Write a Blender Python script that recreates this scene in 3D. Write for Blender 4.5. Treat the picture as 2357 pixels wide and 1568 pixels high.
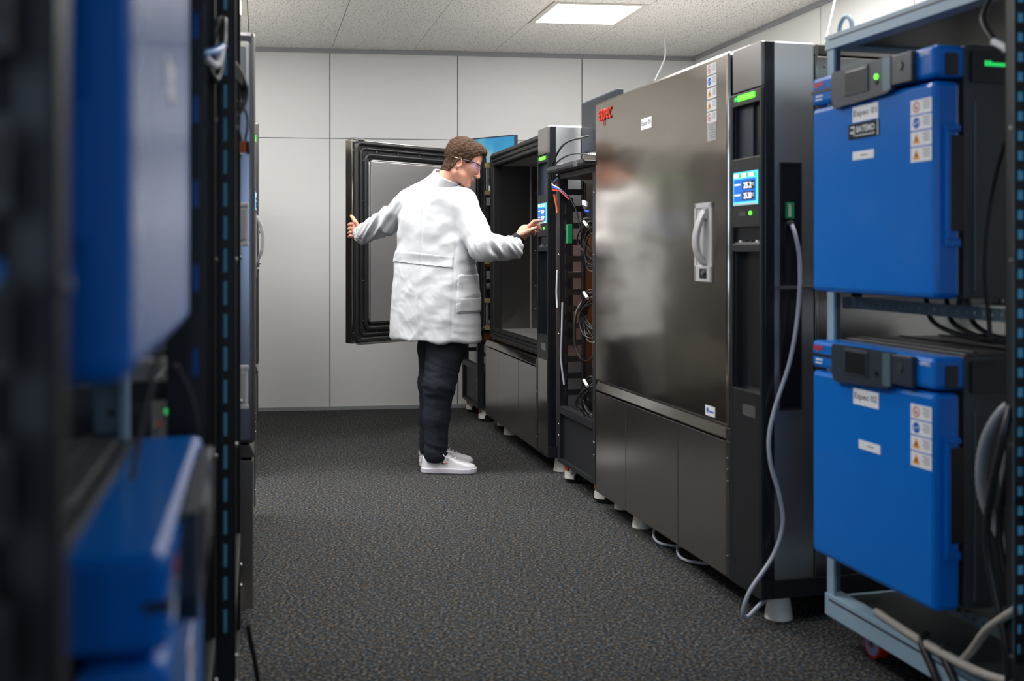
import bpy, math, random
import numpy as np
from mathutils import Vector, Matrix, noise
random.seed(7); np.random.seed(7)
S = bpy.context.scene
COL = S.collection
R = math.radians
for o in list(bpy.data.objects): bpy.data.objects.remove(o)

# ------------------------------------------------------------------ camera, world, lights, exposure
CAMZ = 1.22
cd = bpy.data.cameras.new('camera'); cam = bpy.data.objects.new('camera', cd); COL.objects.link(cam)
cam.location = (0, 0, CAMZ); cam.rotation_euler = (R(90), 0, 0)
cd.sensor_width = 36; cd.lens = 36 * 2500 / 2357; cd.shift_y = -0.0874; cd.clip_start = 0.05
cd.dof.use_dof = True; cd.dof.focus_distance = 6.1; cd.dof.aperture_fstop = 2.7
S.camera = cam
S.view_settings.view_transform = 'Standard'; S.view_settings.look = 'None'
S.view_settings.gamma = 1; S.view_settings.use_curve_mapping = False
S.view_settings.exposure = 0.5
LIGHT = 8.4             # strength of the ceiling light diffusers
LAMP = 4.3             # watts of the downward lamp in every ceiling light
LAMP_SPREAD = 135
w = bpy.data.worlds.new('world'); S.world = w; w.use_nodes = True
w.node_tree.nodes['Background'].inputs[0].default_value = (0.55, 0.72, 1.0, 1)
w.node_tree.nodes['Background'].inputs[1].default_value = 1.0

def area(name, loc, direction, sx, sy, power, col):
    l = bpy.data.lights.new(name, 'AREA'); l.shape = 'RECTANGLE'; l.size = sx; l.size_y = sy
    l.energy = power; l.color = col
    o = bpy.data.objects.new(name, l); COL.objects.link(o); o.location = loc
    o.rotation_euler = Vector(direction).to_track_quat('-Z', 'Y').to_euler()
    return o
# daylight through the window behind the camera
area('window_daylight', (-0.35, -2.2, 1.65), (0.22, 1, -0.08), 2.2, 1.3, 17, (0.62, 0.80, 1.0))

# ------------------------------------------------------------------ materials
MATS = {}
def mat(name, col=(.5, .5, .5), rough=.5, metal=0., spec=.5, emit=0., ecol=None, bump=None, coat=0., alpha=1., trans=0., mottled=None, brushed=None, warp=None):
    m = bpy.data.materials.new(name); m.use_nodes = True; nt = m.node_tree; N = nt.nodes; L = nt.links
    b = N['Principled BSDF']
    b.inputs['Base Color'].default_value = (*col, 1); b.inputs['Roughness'].default_value = rough
    b.inputs['Metallic'].default_value = metal; b.inputs['Specular IOR Level'].default_value = spec
    b.inputs['Coat Weight'].default_value = coat; b.inputs['Coat Roughness'].default_value = .08
    b.inputs['Alpha'].default_value = alpha; b.inputs['Transmission Weight'].default_value = trans
    if emit:
        b.inputs['Emission Color'].default_value = (*(ecol or col), 1); b.inputs['Emission Strength'].default_value = emit
    tc = N.new('ShaderNodeTexCoord')
    def nz(scale, detail=3, stretch=(1, 1, 1)):
        mp = N.new('ShaderNodeMapping'); mp.inputs['Scale'].default_value = stretch
        L.new(tc.outputs['Object'], mp.inputs[0])
        n = N.new('ShaderNodeTexNoise'); n.inputs['Scale'].default_value = scale; n.inputs['Detail'].default_value = detail
        L.new(mp.outputs[0], n.inputs['Vector']); return n
    def ramp(src, stops):
        r = N.new('ShaderNodeValToRGB'); L.new(src, r.inputs[0])
        e = r.color_ramp.elements
        while len(e) < len(stops): e.new(.5)
        for i, (p, c) in enumerate(stops):
            e[i].position = p; e[i].color = (*c, 1) if len(c) == 3 else c
        return r
    hs = []
    if bump:
        n = nz(bump[0], 4); bp = N.new('ShaderNodeBump'); bp.inputs['Strength'].default_value = bump[1]
        bp.inputs['Distance'].default_value = bump[2]
        L.new(n.outputs['Fac'], bp.inputs['Height']); hs.append(bp)
    if brushed:
        n = nz(60, 2, brushed)
        r = ramp(n.outputs['Fac'], [(.3, (rough * .97,) * 3), (.7, (rough * 1.04,) * 3)])
        L.new(r.outputs[0], b.inputs['Roughness'])
        r2 = ramp(n.outputs['Fac'], [(.25, tuple(c * .985 for c in col)), (.75, tuple(min(1, c * 1.012) for c in col))])
        L.new(r2.outputs[0], b.inputs['Base Color'])
    if warp:
        n = nz(warp[0], 1, (1, 1, warp[2] if len(warp) > 2 else 1)); bp = N.new('ShaderNodeBump'); bp.inputs['Strength'].default_value = 1; bp.inputs['Distance'].default_value = warp[1]
        L.new(n.outputs['Fac'], bp.inputs['Height'])
        if hs: L.new(hs[0].outputs[0], bp.inputs['Normal'])
        hs.append(bp)
    if mottled:
        n = nz(mottled[0], 3); r = ramp(n.outputs['Fac'], mottled[1]); L.new(r.outputs[0], b.inputs['Base Color'])
    if hs: L.new(hs[-1].outputs[0], b.inputs['Normal'])
    MATS[name] = m
    return m
steel = mat('brushed_steel', (.46, .42, .37), .16, 1, brushed=(.1, .1, 4), warp=(2.2, .006, 2.0))
steel_low = mat('satin_steel', (.46, .435, .41), .24, 1, brushed=(.1, .1, 4))
steel_dk = mat('dark_steel', (.22, .21, .21), .30, 1, brushed=(.1, .1, 4))
steel_in = mat('inner_steel', (.40, .395, .40), .40, .75, bump=(300, .15, .001))
side_steel = mat('side_steel', (.62, .64, .67), .36, 1, brushed=(.1, .1, 4))
panel_grey = mat('grey_painted_metal', (.085, .082, .085), .38, .3)
black = mat('black_plastic', (.012, .013, .016), .38, bump=(250, .1, .001))
black_gl = mat('black_glossy_plastic', (.010, .012, .016), .22)
black_mt = mat('black_powder_coat', (.014, .015, .018), .45, spec=.4)
rubber = mat('black_rubber', (.010, .010, .011), .42)
cabmat = mat('cable_sheath', (.012, .012, .013), .4)
grey_cab = mat('grey_cable_sheath', (.42, .44, .50), .4)
hose_g = mat('grey_corrugated_hose', (.24, .26, .28), .45)
hose = mat('beige_hose', (.36, .34, .30), .5)
white_pl = mat('white_plastic', (.72, .70, .65), .42)
grey_pl = mat('light_grey_plastic', (.50, .49, .50), .4)
blue = mat('blue_painted_metal', (.0, .150, .60), .25, spec=.28, coat=.15, bump=(500, .06, .0005))
blue_dk = mat('slate_panel_plastic', (.022, .032, .05), .38)
body_gr = mat('charcoal_painted_metal', (.045, .05, .056), .36, bump=(300, .08, .0005))
ltblue = mat('pale_blue_painted_steel', (.27, .40, .50), .38)
bluegrey = mat('blue_grey_steel', (.10, .16, .20), .4, .3)
galv = mat('zinc_plated_steel', (.30, .30, .30), .35, .9)
wall_m = mat('wall_laminate', (.80, .805, .80), .42, bump=(120, .05, .0005))
joint_m = mat('wall_joint_gasket', (.16, .20, .17), .6)
alu = mat('grey_aluminium', (.36, .37, .385), .45, .2)
tile_m = mat('mineral_fibre_tile', (.86, .85, .835), .9, spec=.1)
grid_m = mat('ceiling_grid', (.25, .25, .25), .7)
light_m = mat('light_diffuser', (1, 1, 1), .5, emit=LIGHT, ecol=(1.0, .985, .955))
carpet = mat('carpet', (.06, .06, .065), .95, spec=.1)
red_pl = mat('red_plastic', (.62, .035, .012), .35)
orange = mat('orange_plastic', (.75, .12, .01), .4)
orange_box = mat('orange_painted_metal', (.42, .115, .012), .45, bump=(80, .2, .001))
label_w = mat('white_label', (.82, .84, .88), .45)
ink = mat('black_ink', (.02, .025, .04), .5)
ink_gr = mat('grey_ink', (.25, .26, .28), .5)
ink_blue = mat('blue_ink', (.01, .10, .55), .5)
ink_red = mat('red_ink', (.65, .08, .10), .5)
ink_or = mat('amber_ink', (.80, .32, .03), .5)
ink_white = mat('white_ink', (.75, .8, .85), .5)
led_g = mat('green_led', (.1, 1, .05), .4, emit=2.2, ecol=(.08, 1.0, .02))
led_g2 = mat('dim_green_led', (.02, .25, .05), .4, emit=.6, ecol=(.02, .8, .15))
green_pl = mat('green_connector', (.01, .28, .10), .4)
glass_dk = mat('dark_screen_glass', (.10, .10, .105), .15)
scr_bg = mat('screen_blue', (.01, .06, .3), .2, emit=.8, ecol=(.02, .16, .62))
scr_hd = mat('screen_cyan', (.05, .4, .7), .2, emit=.9, ecol=(.10, .62, .85))
scr_bx = mat('screen_dark_box', (.02, .03, .06), .2, emit=.3, ecol=(.05, .09, .16))
scr_tx = mat('screen_digits', (.9, .9, .9), .2, emit=1.0, ecol=(.95, .97, 1))
paper = mat('paper', (.80, .82, .86), .6)
skin = mat('skin', (.62, .30, .21), .48, bump=(90, .12, .002), mottled=(22, [(.3, (.60, .27, .185)), (.55, (.66, .33, .235)), (.75, (.60, .24, .18))]))
skin.node_tree.nodes['Principled BSDF'].inputs['Subsurface Weight'].default_value = .08
skin.node_tree.nodes['Principled BSDF'].inputs['Subsurface Scale'].default_value = .01
hair_m = mat('brown_hair', (.06, .032, .018), .75, spec=.15, mottled=(90, [(.3, (.018, .009, .005)), (.55, (.05, .027, .015)), (.8, (.10, .062, .036))]), bump=(170, .8, .0025))
coat_m = mat('white_cotton', (.53, .545, .575), .85, spec=.15, bump=(16, .35, .006))
trouser_m = mat('navy_cotton', (.018, .021, .032), .8, spec=.2, bump=(40, .5, .008))
shoe_m = mat('white_leather', (.80, .79, .82), .45)
sole_m = mat('white_rubber', (.70, .66, .74), .5)
lens_m = mat('clear_tinted_lens', (.42, .40, .62), .04, alpha=.30)
lens_m.blend_method = 'BLEND' if hasattr(lens_m, 'blend_method') else None
frame_m = mat('dark_blue_frame', (.015, .02, .05), .3)
brass = mat('yellow_zinc', (.45, .36, .14), .35, .8)
teal_m = mat('pale_cyan_painted_steel', (.16, .62, .92), .5)
blue_cab = mat('bright_blue_cable', (.003, .20, .65), .35)
sand = mat('sand_paint', (.42, .37, .30), .6)

def carpet_nodes():
    nt = carpet.node_tree; N = nt.nodes; L = nt.links; b = N['Principled BSDF']
    tc = N.new('ShaderNodeTexCoord')
    def n(scale, detail=2):
        t = N.new('ShaderNodeTexNoise'); t.inputs['Scale'].default_value = scale; t.inputs['Detail'].default_value = detail
        L.new(tc.outputs['Object'], t.inputs['Vector']); return t
    a = n(95, 2); r = N.new('ShaderNodeValToRGB'); L.new(a.outputs['Fac'], r.inputs[0]); e = r.color_ramp.elements; e.new(.5); e.new(.6)
    for i, (p, c) in enumerate([(.34, .012), (.46, .031), (.56, .068), (.70, .17)]): e[i].position = p; e[i].color = (c, c, c, 1)
    v = n(42, 2); h = N.new('ShaderNodeValToRGB'); L.new(v.outputs['Fac'], h.inputs[0]); e = h.color_ramp.elements; e.new(.5); e.new(.6)
    for i, (p, c) in enumerate([(.38, (.62, .80, .98)), (.47, (.92, .95, 1.0)), (.53, (1.0, .96, .92)), (.62, (1.0, .88, .74))]): e[i].position = p; e[i].color = (*c, 1)
    mx = N.new('ShaderNodeMix'); mx.data_type = 'RGBA'; mx.blend_type = 'MULTIPLY'; mx.inputs[0].default_value = 1
    L.new(r.outputs[0], mx.inputs[6]); L.new(h.outputs[0], mx.inputs[7]); L.new(mx.outputs[2], b.inputs['Base Color'])
    bp = N.new('ShaderNodeBump'); bp.inputs['Strength'].default_value = .8; bp.inputs['Distance'].default_value = .006
    L.new(a.outputs['Fac'], bp.inputs['Height']); L.new(bp.outputs[0], b.inputs['Normal'])
carpet_nodes()
def tile_nodes():
    nt = tile_m.node_tree; N = nt.nodes; L = nt.links; b = N['Principled BSDF']
    tc = N.new('ShaderNodeTexCoord'); mp = N.new('ShaderNodeMapping'); mp.inputs['Scale'].default_value = (1, .55, 1)
    g = N.new('ShaderNodeNewGeometry'); L.new(g.outputs['Position'], mp.inputs[0])
    a = N.new('ShaderNodeTexNoise'); a.inputs['Scale'].default_value = 105; a.inputs['Detail'].default_value = 2
    L.new(mp.outputs[0], a.inputs['Vector'])
    r = N.new('ShaderNodeValToRGB'); L.new(a.outputs['Fac'], r.inputs[0]); e = r.color_ramp.elements
    e[0].position = .36; e[0].color = (.42, .41, .39, 1); e[1].position = .44; e[1].color = (.88, .87, .855, 1)
    L.new(r.outputs[0], b.inputs['Base Color'])
    bp = N.new('ShaderNodeBump'); bp.inputs['Strength'].default_value = .6; bp.inputs['Distance'].default_value = .004
    L.new(r.outputs[0], bp.inputs['Height']); L.new(bp.outputs[0], b.inputs['Normal'])
tile_nodes()

# ------------------------------------------------------------------ mesh helpers
class MB:
    def __init__(s, M=None): s.v = []; s.f = []; s.fm = []; s.fs = []; s.mats = []; s.M = M or Matrix()
    def mi(s, m):
        if m not in s.mats: s.mats.append(m)
        return s.mats.index(m)
    def add(s, vs, fs, m, smooth=False):
        b = len(s.v); s.v += [s.M @ Vector(p) for p in vs]; k = s.mi(m)
        for f in fs: s.f.append([b + i for i in f]); s.fm.append(k); s.fs.append(smooth)
    def box(s, x0, x1, y0, y1, z0, z1, m):
        vs = [(x, y, z) for x in (x0, x1) for y in (y0, y1) for z in (z0, z1)]
        s.add(vs, [(0, 1, 3, 2), (4, 6, 7, 5), (0, 4, 5, 1), (2, 3, 7, 6), (0, 2, 6, 4), (1, 5, 7, 3)], m); return s
    def cyl(s, p0, p1, r0, r1, m, n=16, caps=True):
        p0 = Vector(p0); p1 = Vector(p1); a = (p1 - p0).normalized(); t = a.orthogonal().normalized(); b = a.cross(t)
        vs = []
        for p, r in ((p0, r0), (p1, r1)):
            for i in range(n):
                q = 2 * math.pi * i / n; vs.append(p + t * math.cos(q) * r + b * math.sin(q) * r)
        s.add(vs, [(i, (i + 1) % n, n + (i + 1) % n, n + i) for i in range(n)], m, True)
        if caps: s.add(vs, [tuple(range(n))[::-1], tuple(range(n, 2 * n))], m)
        return s
    def tube(s, pts, r, m, n=8, sub=6, ridged=0):
        P = [Vector(p) for p in pts]; C = []
        if len(P) > 2:
            E = [2 * P[0] - P[1]] + P + [2 * P[-1] - P[-2]]
            for i in range(1, len(E) - 2):
                a, b, c, d = E[i - 1:i + 3]
                for k in range(sub):
                    t = k / sub
                    C.append(.5 * ((2 * b) + (c - a) * t + (2 * a - 5 * b + 4 * c - d) * t * t + (3 * b - a - 3 * c + d) * t ** 3))
            C.append(P[-1])
        else: C = P
        vs = []; nrm = None
        for i, p in enumerate(C):
            t = (C[min(i + 1, len(C) - 1)] - C[max(i - 1, 0)]).normalized()
            nrm = t.orthogonal().normalized() if nrm is None else (nrm - t * nrm.dot(t)).normalized()
            b = t.cross(nrm); rr = r * (1 + ridged * (i % 2))
            for k in range(n):
                q = 2 * math.pi * k / n; vs.append(p + nrm * math.cos(q) * rr + b * math.sin(q) * rr)
        fs = [(i * n + k, i * n + (k + 1) % n, (i + 1) * n + (k + 1) % n, (i + 1) * n + k) for i in range(len(C) - 1) for k in range(n)]
        s.add(vs, fs, m, True); s.add(vs, [tuple(range(n))[::-1], tuple(range((len(C) - 1) * n, len(C) * n))], m); return s
    def prism(s, poly, h, m, O=(0, 0, 0), X=(1, 0, 0), Y=(0, 1, 0), smooth=False):
        O, X, Y = Vector(O), Vector(X), Vector(Y); Z = X.cross(Y).normalized() * h; n = len(poly)
        vs = [O + X * a + Y * b for a, b in poly] + [O + X * a + Y * b + Z for a, b in poly]
        s.add(vs, [tuple(range(n))[::-1], tuple(range(n, 2 * n))], m)
        s.add(vs, [(i, (i + 1) % n, n + (i + 1) % n, n + i) for i in range(n)], m, smooth); return s
    def mesh(s, me, M, m):
        s.add([M @ v.co for v in me.vertices], [tuple(p.vertices) for p in me.polygons], m)
    def data(s, name):
        me = bpy.data.meshes.new(name); me.from_pydata([tuple(v) for v in s.v], [], s.f)
        for m in s.mats: me.materials.append(m)
        me.polygons.foreach_set('material_index', s.fm); me.polygons.foreach_set('use_smooth', s.fs); me.update(); return me
    def obj(s, name, parent=None, bevel=0, **kw):
        o = bpy.data.objects.new(name, s.data(name)); COL.objects.link(o)
        if parent: o.parent = parent
        if bevel:
            md = o.modifiers.new('bevel', 'BEVEL'); md.width = bevel; md.segments = 2; md.limit_method = 'ANGLE'; md.angle_limit = R(50)
        for k, v in kw.items(): o[k] = v
        return o
def thing(name, loc, rz, label, cat, group=None):
    o = bpy.data.objects.new(name, None); COL.objects.link(o); o.location = loc; o.rotation_euler = (0, 0, rz)
    o['label'] = label; o['category'] = cat
    if group: o['group'] = group
    o.empty_display_size = .1
    return o
def tag(o, label, cat, group=None):
    o['label'] = label; o['category'] = cat
    if group: o['group'] = group
    return o
_tc = {}
def text_mesh(txt, bold=0.0, shear=0.0, space=1.0, extr=0.0):
    k = (txt, bold, shear, space, extr)
    if k in _tc: return _tc[k]
    cu = bpy.data.curves.new('t', 'FONT'); cu.body = txt; cu.size = 1; cu.offset = bold; cu.shear = shear; cu.space_character = space
    cu.extrude = extr; cu.resolution_u = 2; cu.align_x = 'CENTER'; cu.align_y = 'CENTER'
    o = bpy.data.objects.new('t', cu); COL.objects.link(o)
    me = bpy.data.meshes.new_from_object(o); bpy.data.objects.remove(o); bpy.data.curves.remove(cu); _tc[k] = me
    return me
def text(mb, txt, O, X, Y, w, h, m, **kw):
    """centre O, X / Y unit directions, fitted into w x h"""
    me = text_mesh(txt, **kw); xs = [v.co.x for v in me.vertices]; ys = [v.co.y for v in me.vertices]
    sx = w / (max(xs) - min(xs)); sy = h / (max(ys) - min(ys)) if h else sx
    cx = (max(xs) + min(xs)) / 2; cy = (max(ys) + min(ys)) / 2
    X = Vector(X); Y = Vector(Y); Z = X.cross(Y); O = Vector(O)
    M = Matrix(((X.x * sx, Y.x * sy, Z.x * sx, 0), (X.y * sx, Y.y * sy, Z.y * sx, 0), (X.z * sx, Y.z * sy, Z.z * sx, 0), (0, 0, 0, 1)))
    M = Matrix.Translation(O) @ M @ Matrix.Translation((-cx, -cy, 0))
    mb.mesh(me, M, m)
# face directions on a machine front (local x = into the machine, y = away along the row)
FX, FY = (0, -1, 0), (0, 0, 1)       # text reads left to right = decreasing y

def W(u, v, a):  # row coordinates -> world (u into the right-hand row, v down the aisle)
    c, s = math.cos(a), math.sin(a); return (c * u - s * v, s * u + c * v)

# ------------------------------------------------------------------ room
TH = R(7.0); AD = math.atan((1178.5 - 590) / 2500)
eR = Vector((math.cos(TH), math.sin(TH), 0)); eD = Vector((-math.sin(AD), math.cos(AD), 0))
CR = Vector((1.464, 8.694, 0)); HC = 2.77; WID, LEN = 5.9, 11.2
def room(i, j, z=0): return CR - eR * i - eD * j + Vector((0, 0, z))
def struct(mb, name, parent=None, bevel=0, **kw):
    return mb.obj(name, parent, bevel, kind='structure', **kw)
mb = MB(); q = [room(-.1, -.1), room(WID + .1, -.1), room(WID + .1, LEN + .1), room(-.1, LEN + .1)]
mb.add(q + [p - Vector((0, 0, .1)) for p in q], [(0, 1, 2, 3), (7, 6, 5, 4), (0, 4, 5, 1), (1, 5, 6, 2), (2, 6, 7, 3), (3, 7, 4, 0)], carpet)
floor = struct(mb, 'floor', label='dark grey speckled short pile carpet')
# ceiling: dark backing with tiles hung below it
mb = MB(); q = [p + Vector((0, 0, HC + .03)) for p in q]
mb.add(q + [p + Vector((0, 0, .08)) for p in q], [(0, 1, 2, 3), (7, 6, 5, 4), (0, 4, 5, 1), (1, 5, 6, 2), (2, 6, 7, 3), (3, 7, 4, 0)], grid_m)
ceil = struct(mb, 'ceiling')
TW, TD = .62, .645
# grid phase: one grid crossing lies at world (0.108, 7.38)
g0 = Vector((.108, 7.38, 0)) - CR
det = eR.x * eD.y - eR.y * eD.x
gi = -(g0.x * eD.y - g0.y * eD.x) / det; gj = -(eR.x * g0.y - eR.y * g0.x) / det
i0 = gi - math.ceil(gi / TW) * TW; j0 = gj - math.ceil(gj / TD) * TD
ci = round((gi - i0) / TW); cj = round((gj - j0) / TD)      # index of that crossing
tilemesh = None; lights = []
ni = int((WID - i0) / TW) + 1; nj = int((LEN - j0) / TD) + 1
for a in range(ni):
    for b in range(nj):
        ia, ib = max(0, i0 + a * TW), min(WID, i0 + (a + 1) * TW)
        ja, jb = max(0, j0 + b * TD), min(LEN, j0 + (b + 1) * TD)
        if ib - ia < .02 or jb - ja < .02: continue
        full = abs(ib - ia - TW) < 1e-4 and abs(jb - ja - TD) < 1e-4
        if (a - (ci - 1)) % {0: 4, 2: 1, 4: 2}.get(b - cj, 4) == 0 and (b - cj) % 2 == 0 and full and b >= cj:  # rows out of view are packed with added lights to brighten the lower wall
            if room(ia, ja).y > 2.0: lights.append((ia, ja)); continue
        if full and tilemesh: me = tilemesh
        else:
            m2 = MB(); g = .0022; h = .018
            P = [-eR * x - eD * y for x, y in ((g, g), (ib - ia - g, g), (ib - ia - g, jb - ja - g), (g, jb - ja - g))]
            Q = [-eR * x - eD * y + Vector((0, 0, h)) for x, y in ((g, g), (ib - ia - g, g), (ib - ia - g, jb - ja - g), (g, jb - ja - g))]
            m2.add(P + Q, [(0, 1, 2, 3), (7, 6, 5, 4), (0, 4, 5, 1), (1, 5, 6, 2), (2, 6, 7, 3), (3, 7, 4, 0)], tile_m)
            me = m2.data('ceiling_tile')
            if full: tilemesh = me
        o = bpy.data.objects.new('ceiling_tile', me); COL.objects.link(o); o.parent = ceil
        o.location = room(ia, ja, HC + random.uniform(0, .0015))
fm = MB(); dm = MB(); g = .004; b_ = .045
def ring(mb, x0, x1, y0, y1, wd, z0, z1, m):
    def pp(x, y, z): return -eR * x - eD * y + Vector((0, 0, z))
    o = [(x0, y0), (x1, y0), (x1, y1), (x0, y1)]; i_ = [(x0 + wd, y0 + wd), (x1 - wd, y0 + wd), (x1 - wd, y1 - wd), (x0 + wd, y1 - wd)]
    vs = [pp(*p, z0) for p in o] + [pp(*p, z0) for p in i_] + [pp(*p, z1) for p in o] + [pp(*p, z1) for p in i_]
    fs = []
    for k in range(4):
        l = (k + 1) % 4
        fs += [(k, l, 4 + l, 4 + k), (8 + k, 12 + k, 12 + l, 8 + l), (k, 8 + k, 8 + l, l), (4 + k, 4 + l, 12 + l, 12 + k)]
    mb.add(vs, fs, m)
ring(fm, g, TW - g, g, TD - g, b_ * .8, -.004, .02, white_pl)
dq = [(b_ * .7, b_ * .3), (TW - b_ * .7, b_ * .3), (TW - b_ * .7, TD - b_ * .7), (b_ * .7, TD - b_ * .7)]
dm.add([-eR * x - eD * y for x, y in dq] + [-eR * x - eD * y + Vector((0, 0, .012)) for x, y in dq],
       [(0, 1, 2, 3), (7, 6, 5, 4), (0, 4, 5, 1), (1, 5, 6, 2), (2, 6, 7, 3), (3, 7, 4, 0)], light_m)
fme, dme = fm.data('light_frame'), dm.data('diffuser')
for n_, (ia, ja) in enumerate(lights):
    t = thing('ceiling_light', room(ia, ja, HC), 0, 'added ceiling light panel outside the picture, nearer than the visible two', 'ceiling light', 'recessed ceiling light panels')
    pw = t.location
    px = 1178.5 + 2500 * pw.x / max(.1, pw.y)
    if pw.y > 6.5 and pw.x > -.5 and pw.x < 1.2: t['label'] = 'glowing square ceiling light panel above the open chamber door and the big steel chamber'
    elif pw.y > 6.5 and pw.x < -.5 and pw.x > -2.4: t['label'] = 'glowing ceiling light panel cut by the top edge, beside the dark rack at left'
    ll = bpy.data.lights.new('lamp', 'AREA'); ll.shape = 'SQUARE'; ll.size = .5; ll.energy = LAMP; ll.spread = R(LAMP_SPREAD); ll.color = (1.0, .975, .94)
    lo = bpy.data.objects.new('lamp', ll); COL.objects.link(lo); lo.parent = t; lo.location = -eR * TW / 2 - eD * TD / 2 + Vector((0, 0, -.006))
    for nm, me in (('light_frame', fme), ('diffuser', dme)):
        o = bpy.data.objects.new(nm, me); COL.objects.link(o); o.parent = t

# walls: backing slab + laminate panels
PWID = .982
def wall(name, origin, along, length, inward, phase, hjoint=2.084, skip=None):
    t = .1; mb = MB(); A = along * length; T = -inward * t
    if skip:   # opening (window) between s0,s1 and z0,z1
        s0, s1, z0, z1 = skip; parts = [(0, s0, 0, HC), (s1, length, 0, HC), (s0, s1, 0, z0), (s0, s1, z1, HC)]
    else: parts = [(0, length, 0, HC)]
    for a, b, c, d in parts:
        vs = [origin + along * s + T * k + Vector((0, 0, z)) for k in (0, 1) for s, z in ((a, c), (b, c), (b, d), (a, d))]
        mb.add(vs, [(0, 1, 2, 3), (7, 6, 5, 4), (0, 4, 5, 1), (1, 5, 6, 2), (2, 6, 7, 3), (3, 7, 4, 0)], joint_m)
    wo = struct(mb, name)
    s = phase - PWID if phase > 0 else phase
    cache = {}
    while s < length:
        a, b = max(0, s) + .004, min(length, s + PWID) - .004
        if b - a > .03:
            for z0, z1 in ((.028, hjoint - .003), (hjoint + .003, HC - .032)):
                rects = [(a, b, z0, z1)]
                if skip and b > skip[0] and a < skip[1]:
                    rects = []
                    if z0 < skip[2]: rects.append((a, b, z0, min(z1, skip[2] - .02)))
                    if z1 > skip[3]: rects.append((a, b, max(z0, skip[3] + .02), z1))
                for (a_, b2, c_, d_) in rects:
                    key = (round(b2 - a_, 3), round(c_, 3), round(d_, 3))
                    if key not in cache:
                        m2 = MB(); L_ = b2 - a_
                        vs = [along * q_ + inward * k + Vector((0, 0, z)) for k in (.012, 0) for q_, z in ((0, c_), (L_, c_), (L_, d_), (0, d_))]
                        m2.add(vs, [(0, 1, 2, 3), (7, 6, 5, 4), (0, 4, 5, 1), (1, 5, 6, 2), (2, 6, 7, 3), (3, 7, 4, 0)], wall_m)
                        cache[key] = m2.data('wall_panel')
                    o = bpy.data.objects.new('wall_panel', cache[key]); COL.objects.link(o); o.parent = wo
                    o.location = origin + along * a_
        s += PWID
    for nm, z0, z1, d in (('baseboard_' + name[5:], 0, .028, .02), ('trim_' + {'wall_back': '1', 'wall_right': '2', 'wall_left': '3', 'wall_front': '4'}[name], HC - .032, HC, .028)):
        m2 = MB(); vs = [origin + along * q_ + inward * k + Vector((0, 0, z)) for k in (d, 0) for q_, z in ((0, z0), (length, z0), (length, z1), (0, z1))]
        m2.add(vs, [(0, 1, 2, 3), (7, 6, 5, 4), (0, 4, 5, 1), (1, 5, 6, 2), (2, 6, 7, 3), (3, 7, 4, 0)], alu); struct(m2, nm)
    return wo
inR = Vector((-eD.y, eD.x, 0)) if (Vector((-eD.y, eD.x, 0)).dot(-eR) > 0) else Vector((eD.y, -eD.x, 0))
inB = Vector((eR.y, -eR.x, 0))
# joint phases measured from the back right corner
jx = (CR.x - .551) / eR.x % PWID
wall('wall_back', CR.copy(), -eR, WID, inB, jx)
wall('wall_right', room(0, LEN), eD, LEN, inR, .35)
wall('wall_left', room(WID, LEN), eD, LEN, -inR, .4)
wall('wall_front', room(0, LEN), -eR, WID, -inB, .3, skip=(1.7, 4.6, .95, 2.25))
# window in the wall behind the camera
mb = MB(); o_ = room(0, LEN)
def wbar(s0, s1, z0, z1):
    vs = [o_ - eR * s - inB * k + Vector((0, 0, z)) for k in (.02, -.08) for s, z in ((s0, z0), (s1, z0), (s1, z1), (s0, z1))]
    mb.add(vs, [(0, 1, 2, 3), (7, 6, 5, 4), (0, 4, 5, 1), (1, 5, 6, 2), (2, 6, 7, 3), (3, 7, 4, 0)], alu)
for s0, s1, z0, z1 in ((1.7, 4.6, .93, 1.0), (1.7, 4.6, 2.2, 2.27), (1.68, 1.74, .95, 2.25), (4.56, 4.62, .95, 2.25), (2.63, 2.69, .95, 2.25), (3.6, 3.66, .95, 2.25)): wbar(s0, s1, z0, z1)
struct(mb, 'window_1')

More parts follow.
